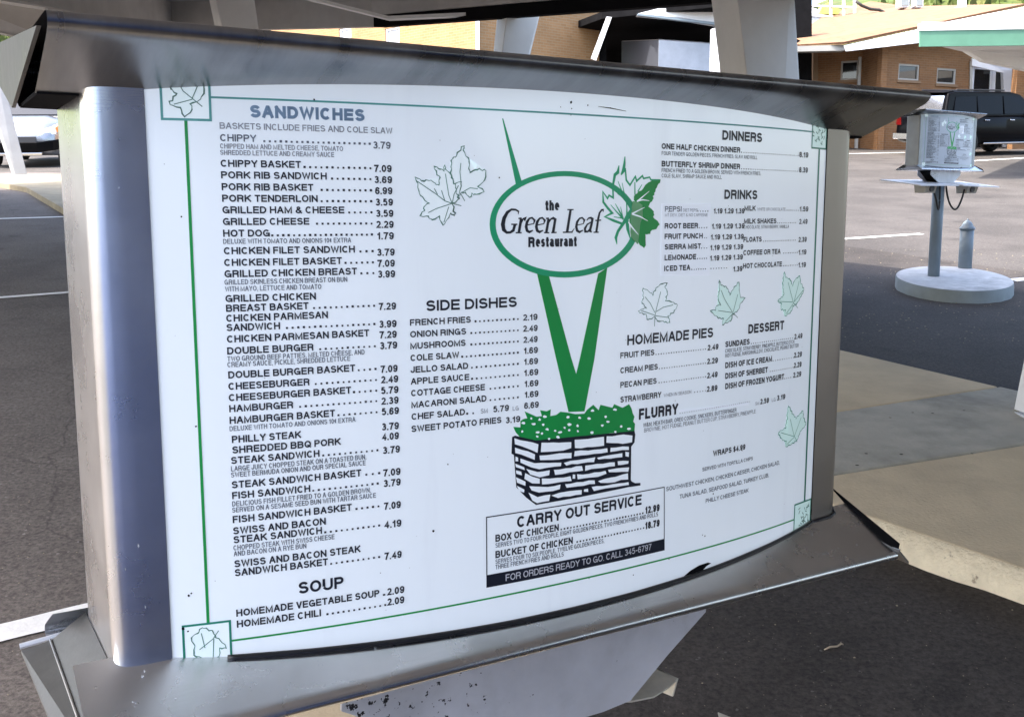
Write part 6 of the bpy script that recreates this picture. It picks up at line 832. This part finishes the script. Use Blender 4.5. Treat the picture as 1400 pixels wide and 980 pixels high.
# ---------------------------------------------------------------- the two menu boards
SG = (.03894, 1.01011, 1.56352)             # centre of the near board's front chord
def oval_base(name, c, rx, ry, rz, h, **k):
    r = empty(name, c, rz, **k)
    mb = MB(); N_ = 56; v = []
    def ring(sc_, z, j=0):
        for i in range(N_):
            a = 2*PI*i/N_; s = sc_*(1+(random.uniform(-.012,.012) if j else 0)); x, y = rx*s*math.cos(a), ry*s*math.sin(a); yw = x*math.sin(rz)+y*math.cos(rz); v.append((x, y, z+SL*yw))
    for sc_, z, j in ((1.0,-.03,1), (1.0,.0,1), (.995,h*.8,1), (.985,h,0)): ring(sc_, z, j)
    mb.add(v, [(i+N_*k, (i+1) % N_+N_*k, (i+1) % N_+N_*(k+1), i+N_*(k+1)) for k in range(3) for i in range(N_)]); mb.build('base_side', M['base'], r, True)
    v = []; mb = MB(); ring(.984, h); ring(.93, h+.008); ring(.4, h+.014); v.append((0, 0, h+.016))
    mb.add(v, [(i+N_*k, (i+1) % N_+N_*k, (i+1) % N_+N_*(k+1), i+N_*(k+1)) for k in range(2) for i in range(N_)]+[(2*N_+i, 2*N_+(i+1) % N_, 3*N_) for i in range(N_)]); mb.build('base_top', M['basetop'], r, True)
    return r
def pipe_bollard(loc, h, r, **k):
    b = empty('bollard', loc, **k)
    mb = MB(); mb.lathe((0,0,0), [(r,0),(r,h)], 24); mb.build('post', M['pole'], b, True)
    mb = MB(); mb.lathe((0,0,h-.03), [(r*1.12,0),(r*1.15,.005),(r*1.15,.018),(r*.88,.022),(r*.80,.045),(r*.55,.07),(r*.25,.085),(r*.12,.088),(r*.12,.098),(.004,.102)], 24); mb.build('cap', M['pole'], b, True)
    return b
y0 = SG[1]; root_z = gz(y0)
rootloc = (SG[0], SG[1], root_z); H = SG[2]-root_z
root, sheet, add = menu_board('menu_board', rootloc, TH, H, True, label='large stainless steel menu board with bowed white menu sheet, close to the viewer', cat='menu board', group='drive-in menu boards')
# shelf brackets under the near board
o = MB(); o.poly([(x*U, y*U, -1.10*U) for x, y in [(.16,.04),(.30,.02),(.525,.205),(.555,.125),(.495,.06),(.34,-.02),(.18,-.03)][:0] or [(.30,.10),(.342,.072),(.42,.060),(.50,.085),(.558,.115),(.551,.20),(.48,.23),(.34,.2)]], (0,0,-.002)); add('shelf_bracket', o, 'alu')
o = MB(); o.poly([(x*U, y*U, z*U) for x, y, z in [(.558,.115,-1.10),(.545,.20,-1.10),(.53,.19,-1.16),(.54,.115,-1.155)]], (.002,0,0)); add('bracket_lip', o, 'alu')
o = MB(); o.poly([(x*U, y*U, -1.20*U) for x, y in [(.50,-.22),(.60,-.05),(.655,.03),(.68,-.06),(.70,-.22)]], (0,0,-.002)); add('shelf_bracket', o, 'alu')
ax = root.matrix_basis
ob = oval_base('oval_concrete_base', (-.22, 1.72, gz(1.72)+.001), .56, 1.30, .50, .11, label='oval concrete base under the near menu board', cat='base')
for c in ob.children:
    if c.name.startswith('base_top'): c.data.materials[0] = M['conc_tan']

# far board on its oval base
bb = G(1277, 381, .11); bc = G(1308, 388, .11)
obf = oval_base('oval_concrete_base', (bc.x+.10, bc.y+.30, gz(bc.y+.30)+.001), .50, .68, -.35, .11, label='blue-grey oval concrete base with white worn top, right of the near board', cat='base')
pz = P(1290, 194, bb.y+.10)
HF = pz.z-gz(bb.y)
froot = Vector((pz.x, bb.y, gz(bb.y)))
fr_, fsheet, fadd = menu_board('menu_board', froot, TH, HF/.93, False, pole_drop=.11, label='small distant menu board on a blue-grey pole beside a bollard', cat='menu board', group='drive-in menu boards')
for c in fr_.children:
    if c.name.startswith('side_strip'): c.data.materials[0] = M['steel_dull']
fr_.scale = (.93, .93, .93); HF = HF/.93
fsheet.data = fsheet.data.copy(); fsheet.data.materials[0] = M['sheet_far']
for c in fsheet.children:
    if c.data.materials[0] == M['sheet']: c.data.materials[0] = M['sheet_far']
# shelves, speakers and cables of the far board
def shelf(x0, x1, y0_, y1_, z, tilt):
    mb = MB(); a_, b_ = z-.10, z+.06; mb.hexa([(x0*U,y0_*U,(a_-tilt)*U),(x1*U,y0_*U,a_*U),(x1*U,y1_*U,b_*U),(x0*U,y1_*U,(b_-tilt)*U),(x0*U,y0_*U,(a_-tilt+.03)*U),(x1*U,y0_*U,(a_+.03)*U),(x1*U,y1_*U,(b_+.03)*U),(x0*U,y1_*U,(b_-tilt+.03)*U)]); fadd('shelf', mb, 'white')
shelf(-1.55,-.08,-.45,.75,-1.03,.02); shelf(1.55,.08,-.45,.75,-1.03,.02)
for s_ in (-1, 1):
    mb = MB(); x0, x1 = sorted((s_*.62, s_*1.02)); mb.hexa([(x0*U,-.16*U,-1.30*U),(x1*U,-.16*U,-1.30*U),(x1*U,.12*U,-1.30*U),(x0*U,.12*U,-1.30*U),(x0*U,-.24*U,-1.07*U),(x1*U,-.24*U,-1.07*U),(x1*U,.16*U,-1.07*U),(x0*U,.16*U,-1.07*U)]); bx_ = mb.build('speaker_box', M['speaker_box'], fr_); bx_.location = (0,0,HF)
    mb = MB(); c = (s_*.80*U, -.205*U, -1.185*U); N_ = 20; v = [(c[0]+.085*U*math.cos(2*PI*i/N_), c[1]-.006+.035*U*-math.sin(2*PI*i/N_)*.0, c[2]+.085*U*math.sin(2*PI*i/N_)) for i in range(N_)]; mb.poly(v, (0,.03,0)); mb.build('speaker_grille', M['grille'], bx_)
    pts = [(s_*.62,-.1,-1.2),(s_*.52,-.12,-1.42),(s_*.40,-.1,-1.66),(s_*.30,-.06,-1.70),(s_*.20,0,-1.55),(s_*.14,.05,-1.3),(s_*.12,.08,-1.05)]
    q = []
    for i in range(len(pts)-1):
        p0, p1, p2, p3 = [Vector(pts[max(0, min(len(pts)-1, i+k))]) for k in (-1,0,1,2)]
        for j in range(5):
            t = j/5; q.append(.5*((2*p1)+(-p0+p2)*t+(2*p0-5*p1+4*p2-p3)*t*t+(-p0+3*p1-3*p2+p3)*t**3))
    q.append(Vector(pts[-1])); mb = MB(); mb.tube([p*U for p in q], .009, 8); fadd('cable', mb, 'cable', True)
pipe_bollard(G(1319,367,.115), .40, .062, label='blue-grey steel pipe bollard with domed cap on the oval base', cat='bollard')

# ---------------------------------------------------------------- cars
def car(name, loc, head, spec, **k):
    r = empty(name, loc, **k)
    f_ = Vector((math.cos(head), math.sin(head), SL*math.sin(head))).normalized(); up = Vector((0, -SL, 1)).normalized(); lf = up.cross(f_).normalized(); up = f_.cross(lf)
    r.rotation_euler = Matrix((f_, lf, up)).transposed().to_euler()
    Lh, W, paint = spec['L']/2, spec['W']/2, M[spec['paint']]
    # lower body: cross sections along x: (x, half width, z bottom, z shoulder, crown)
    mb = MB(); secs = spec['secs']; v = []; m_n = 12
    for (x, hw, zb, zs, zc) in secs:
        ring = [(-hw*.90,zb),(-hw,zb+.12),(-hw*1.0,(zb+zs)/2),(-hw*.985,zs-.06),(-hw*.93,zs),(-hw*.5,zc),(hw*.5,zc),(hw*.93,zs),(hw*.985,zs-.06),(hw*1.0,(zb+zs)/2),(hw,zb+.12),(hw*.90,zb)]
        v += [(x, y, z) for y, z in ring]
    n = len(secs); mb.add(v, [(i*m_n+j, i*m_n+(j+1) % m_n, (i+1)*m_n+(j+1) % m_n, (i+1)*m_n+j) for i in range(n-1) for j in range(m_n)]+[tuple(range(m_n)), tuple(range((n-1)*m_n, n*m_n))[::-1]])
    body = bev(mb.build('body', paint, r, True), .03, 2)
    # greenhouse
    g = spec['glass']; mb = MB(); v = []
    for (x, z, hw) in g: v += [(x, -hw, z), (x, hw, z)]
    n = len(g); mb.add(v, [tuple(2*i for i in range(n)), tuple(2*i+1 for i in range(n))[::-1]]+[(2*i, 2*i+1, 2*((i+1) % n)+1, 2*((i+1) % n)) for i in range(n)])
    bev(mb.build('cabin', paint, r), .05, 3)
    for nm, q, mt in spec['panes']:
        for s in ((1, -1) if nm == 'side_window' else (1,)):
            mb = MB(); pts = [Vector((x, y*s, z)) for x, y, z in q]; nn = (pts[1]-pts[0]).cross(pts[2]-pts[0]).normalized()
            c = sum(pts, Vector())/len(pts); nn = nn if nn.dot(c-Vector((0,0,1.2))) > 0 else -nn
            mb.poly([p+nn*.008 for p in pts], nn*-.02); mb.build(nm, M[mt], r)
    for sx in (1, -1):
        for s in (1, -1):
            wx, wr_ = spec['wheel'][0 if sx > 0 else 1], spec['wheel'][2]
            mb = MB(); N_ = 28; prof = [(wr_*.62,-.10),(wr_*.9,-.11),(wr_,-.08),(wr_,.08),(wr_*.9,.11),(wr_*.62,.10)]; v = []
            for rr_, yy in prof:
                for i in range(N_): a = 2*PI*i/N_; v.append((wx+rr_*math.cos(a), s*(W-.10)+yy, wr_+rr_*math.sin(a)))
            mb.add(v, [(i+N_*k_, (i+1) % N_+N_*k_, (i+1) % N_+N_*(k_+1), i+N_*(k_+1)) for k_ in range(5) for i in range(N_)]); wheel = mb.build('wheel', M['tyre'], r, True)
            mb = MB(); rim = [Vector((wx+wr_*.62*math.cos(2*PI*i/20), s*(W-.02), wr_+wr_*.62*math.sin(2*PI*i/20))) for i in range(20)]; mb.poly(rim, (0,-s*.05,0)); mb.build('rim', M['rim'] if spec.get('rims', 1) else M['grille'], wheel)
            mb = MB(); arch = [Vector((wx+wr_*1.18*math.cos(PI*i/14), s*(W+.004), wr_+wr_*1.15*math.sin(PI*i/14))) for i in range(15)]; mb.poly(arch, (0,-s*.3,0)); mb.build('wheel_arch', M['black'], r)
    for nm, q, th, mt in spec['bits']:
        for s in ((1, -1) if nm.endswith('*') else (1,)):
            mb = MB(); mb.poly([(x, y*s, z) for x, y, z in q], (th[0], th[1]*s, th[2])); bev(mb.build(nm.rstrip('*'), M[mt], r), .01)
    return r
suv = dict(L=5.2, W=2.0, paint='carblack', wheel=(1.55,-1.5,.39), rims=0,
  secs=[(-2.60,.80,.50,.80,.82),(-2.56,.93,.42,1.15,1.17),(-2.3,.99,.36,1.20,1.22),(0,1.0,.34,1.18,1.20),(1.2,1.0,.34,1.16,1.20),(2.2,.96,.36,1.06,1.12),(2.5,.88,.42,.95,1.0),(2.6,.75,.5,.8,.85)],
  glass=[(-2.52,1.16,.93),(-2.32,1.86,.80),(-2.0,1.92,.78),(.3,1.90,.78),(.7,1.82,.79),(1.65,1.15,.93)],
  panes=[('rear_window', [(-2.51,-.76,1.25),(-2.51,.76,1.25),(-2.35,.68,1.78),(-2.35,-.68,1.78)], 'mirror_glass'), ('windscreen', [(1.55,-.80,1.24),(1.55,.80,1.24),(.76,.72,1.80),(.76,-.72,1.80)], 'glass'),
    ('side_window', [(-2.2,.945,1.24),(-1.25,.94,1.24),(-1.25,.815,1.76),(-2.05,.82,1.76)], 'tint'), ('side_window', [(-1.17,.94,1.24),(-.15,.94,1.24),(-.15,.812,1.78),(-1.17,.814,1.77)], 'tint'), ('side_window', [(-.07,.94,1.24),(1.25,.94,1.24),(.62,.812,1.74),(-.07,.812,1.78)], 'tint')],
  bits=[('tail_light*', [(-2.585,.70,.9),(-2.56,.94,.9),(-2.53,.93,1.22),(-2.555,.78,1.22)], (-.03,0,0), 'red'), ('rear_bumper', [(-2.62,-.92,.48),(-2.62,.92,.48),(-2.62,.92,.66),(-2.62,-.92,.66)], (-.08,0,0), 'chrome'), ('number_plate', [(-2.60,-.26,.84),(-2.60,.26,.84),(-2.60,.26,.99),(-2.60,-.26,.99)], (-.02,0,0), 'white'),
    ('rear_spoiler', [(-2.34,-.74,1.88),(-2.34,.74,1.88),(-2.0,.74,1.93),(-2.0,-.74,1.93)], (-.12,0,-.0), 'carblack'), ('roof_rail*', [(-1.9,.70,1.93),(.1,.70,1.92),(.1,.70,1.97),(-1.9,.70,1.98)], (0,-.03,0), 'grille'),
    ('mirror*', [(.95,1.0,1.22),(1.10,1.0,1.22),(1.10,1.18,1.24),(1.08,1.18,1.40),(.95,1.0,1.38)], (.08,0,0), 'carblack'), ('door_handle*', [(-.95,1.005,1.05),(-.75,1.005,1.05),(-.75,1.005,1.08),(-.95,1.005,1.08)], (0,.025,0), 'chrome'), ('door_handle*', [(.1,1.01,1.05),(.3,1.01,1.05),(.3,1.01,1.08),(.1,1.01,1.08)], (0,.025,0), 'chrome'),
    ('running_board*', [(-.95,.98,.33),(1.0,.98,.33),(1.0,1.06,.35),(-.95,1.06,.35)], (0,0,.05), 'chrome'), ('headlight*', [(2.56,.6,.78),(2.48,.9,.78),(2.46,.9,.98),(2.55,.6,.98)], (.03,0,0), 'lens')])
def place(px, py, dx, dy, head):             # ground position of a corner of the car at px,py
    p = G(px, py); c, s = math.cos(head), math.sin(head); x = p.x-(dx*c-dy*s); y = p.y-(dx*s+dy*c); return Vector((x, y, gz(y)))
hd = R(24)
car('black_suv', place(1286, 215, -2.6, -1.0, hd), hd, suv, label='black sport utility vehicle parked facing away in front of the brick building', cat='car')
sed = dict(L=4.8, W=1.82, paint='carsilver', wheel=(1.42,-1.4,.33),
  secs=[(-2.4,.70,.45,.75,.78),(-2.3,.86,.3,.95,1.0),(-1.6,.91,.24,1.0,1.04),(0,.91,.22,.98,1.0),(.9,.91,.22,.98,1.03),(1.8,.89,.22,.88,.97),(2.15,.84,.24,.76,.84),(2.33,.72,.28,.66,.70),(2.4,.55,.34,.58,.6)],
  glass=[(-1.9,.98,.82),(-1.1,1.42,.62),(-.1,1.47,.60),(.35,1.40,.62),(1.15,.97,.84)],
  panes=[('windscreen', [(1.08,-.74,1.03),(1.08,.74,1.03),(.42,.56,1.38),(.42,-.56,1.38)], 'glass'), ('rear_window', [(-1.8,-.7,1.05),(-1.8,.7,1.05),(-1.16,.55,1.38),(-1.16,-.55,1.38)], 'glass'), ('side_window', [(-1.5,.86,1.03),(.95,.86,1.03),(.35,.66,1.37),(-1.0,.66,1.38)], 'glass')],
  bits=[('headlight*', [(2.36,.42,.62),(2.22,.80,.66),(1.90,.90,.82),(1.98,.86,.88),(2.2,.70,.80),(2.34,.42,.72)], (.03,.012,.0), 'lens'), ('indicator*', [(2.17,.825,.69),(1.95,.90,.80),(1.98,.885,.845),(2.16,.79,.79)], (.035,.018,.0), 'amber'), ('front_grille', [(2.42,-.4,.50),(2.42,.4,.50),(2.41,.4,.62),(2.41,-.4,.62)], (.02,0,0), 'grille'),
    ('front_bumper', [(2.36,-.75,.34),(2.45,-.4,.30),(2.45,.4,.30),(2.36,.75,.34),(2.20,.88,.36),(2.1,.88,.36),(2.1,-.88,.36),(2.20,-.88,.36)], (0,0,.20), 'carblack'), ('lower_intake', [(2.40,-.5,.24),(2.40,.5,.24),(2.40,.5,.30),(2.40,-.5,.30)], (.06,0,0), 'chrome'), ('mirror*', [(.8,.90,1.0),(.95,.90,1.0),(.95,1.06,1.04),(.8,.92,1.14)], (.06,0,0), 'carsilver')])
blue = dict(L=5.2, W=2.0, paint='carblue', wheel=(1.7,-1.6,.38),
  secs=[(-2.6,.95,.45,2.05,2.10),(-2.55,1.0,.40,2.25,2.30),(1.0,1.0,.38,2.28,2.34),(1.7,.99,.38,1.75,1.85),(2.2,.97,.40,1.15,1.22),(2.6,.85,.45,.85,.9)],
  glass=[(.2,2.30,.7),(.4,2.36,.6),(.9,2.36,.6),(1.0,2.32,.7)],
  panes=[('side_window', [(.75,1.0,1.35),(1.55,.995,1.35),(1.35,.99,1.80),(.75,.99,1.90)], 'tint'), ('windscreen', [(1.72,-.85,1.72),(1.72,.85,1.72),(1.12,.85,2.2),(1.12,-.85,2.2)], 'glass')],
  bits=[('headlight*', [(2.55,.6,.68),(2.45,.85,.68),(2.4,.85,.86),(2.5,.6,.86)], (.03,0,0), 'lens'), ('mirror*', [(1.5,1.0,1.35),(1.62,1.0,1.35),(1.62,1.2,1.4),(1.5,1.2,1.6)], (.06,0,0), 'grille')])
bp_ = Vector((SG[0]+math.cos(TH)*-.35+math.sin(TH)*3.2, SG[1]+math.sin(TH)*-.35-math.cos(TH)*3.2, 0)); bp_.z = gz(bp_.y)
car('blue_reflector_van', bp_, TH, blue, label='blue van added behind the viewer, unseen except as blue in the steel side strip', cat='van')  # unseen stand-in, added so the strip mirrors something blue
hd2 = R(-78)
gs = car('grey_sedan', place(66, 229, 2.40, .6, hd2), hd2, sed, label='grey car nosing up to the far left kerb, headlight showing beside the steel case', cat='car')

gs.scale = (1.05, 1.05, 1.25)
# ---------------------------------------------------------------- small litter
t0 = G(1127,890); t1 = G(1153,884)
tw = empty('twig', (t0+t1)/2, label='pale dry twig lying on the dark asphalt at lower right', cat='twig')
c = (t0+t1)/2; mb = MB(); mb.tube([t0-c+Vector((0,0,.006)), (t0-c)*.4+Vector((0,.003,.009)), (t1-c)*.3+Vector((0,-.002,.008)), (t1-c)*.8+Vector((0,.004,.011)), t1-c+Vector((0,0,.008))], [.0022,.0035,.003,.0035,.002], 7); mb.build('stem', M['wood'], tw, True)
mb = MB(); mb.tube([(t1-c)*.55+Vector((0,0,.009)), (t1-c)*.75+Vector((.004,.014,.013))], [.002,.001], 6); mb.build('shoot', M['wood'], tw, True)
def litter():
    v = []; f = []
    def bit(p, s):
        n = len(v); a = random.uniform(0, 6.3)
        for k in range(5): v.append((p.x+s*math.cos(a+k*1.257)*random.uniform(.6,1.2), p.y+s*math.sin(a+k*1.257)*random.uniform(.6,1.2), p.z+.004))
        v.append((p.x, p.y, p.z+.004+s*.6)); f.extend([(n+k, n+(k+1) % 5, n+5) for k in range(5)])
    for px, py in [(28,520),(26,798),(8,358),(105,756),(1060,855),(1168,900),(1384,835),(1317,925),(1134,764),(1226,829),(1352,801),(975,1000),(960,935)]: bit(G(px, py), random.uniform(.003,.007))
    for _ in range(260): bit(G(random.uniform(1150,1400), random.uniform(340,470)), random.uniform(.003,.01))
    for _ in range(120): bit(G(random.uniform(0,120), random.uniform(250,980)), random.uniform(.002,.004))
    for _ in range(160): bit(G(random.uniform(870,1400), random.uniform(760,980)), random.uniform(.001,.0025))
    return v, f
lv, lf_ = litter(); tag(mk('loose_grit', lv, lf_, M['conc_kerb']), label='grit and tiny stones scattered on the asphalt', cat='grit', kind='stuff')
def litter2():
    v = []; f = []
    for k in range(150):
        px = random.uniform(1236,1410); t = (px-1232)/168; py = 750+62*t+random.uniform(-2,9); p = G(px, py); s = random.uniform(.002,.009); a = random.uniform(0, 6.3); n = len(v)
        for q in range(5): v.append((p.x+s*math.cos(a+q*1.257)*random.uniform(.5,1.5), p.y+s*math.sin(a+q*1.257)*random.uniform(.5,1.5), p.z+.005))
        v.append((p.x, p.y, p.z+.005+s*.7)); f += [(n+q, n+(q+1) % 5, n+5) for q in range(5)]
    for px, py in [(1248,564),(1275,565),(1318,561),(1232,621),(1217,571),(1172,636),(1141,610),(1184,620),(1329,620)]:
        p = G(px, py, KH+.003); s = random.uniform(.006,.012); n = len(v)
        for q in range(6): v.append((p.x+s*math.cos(q*1.05)*random.uniform(.7,1.2), p.y+s*math.sin(q*1.05)*random.uniform(.7,1.2), p.z+.001))
        f.append(tuple(range(n, n+6)))
    return v, f
lv, lf_ = litter2(); tag(mk('kerb_debris', lv, lf_, M['shadow_metal']), label='dark leaf litter and gum spots along the concrete kerb', cat='debris', kind='stuff')
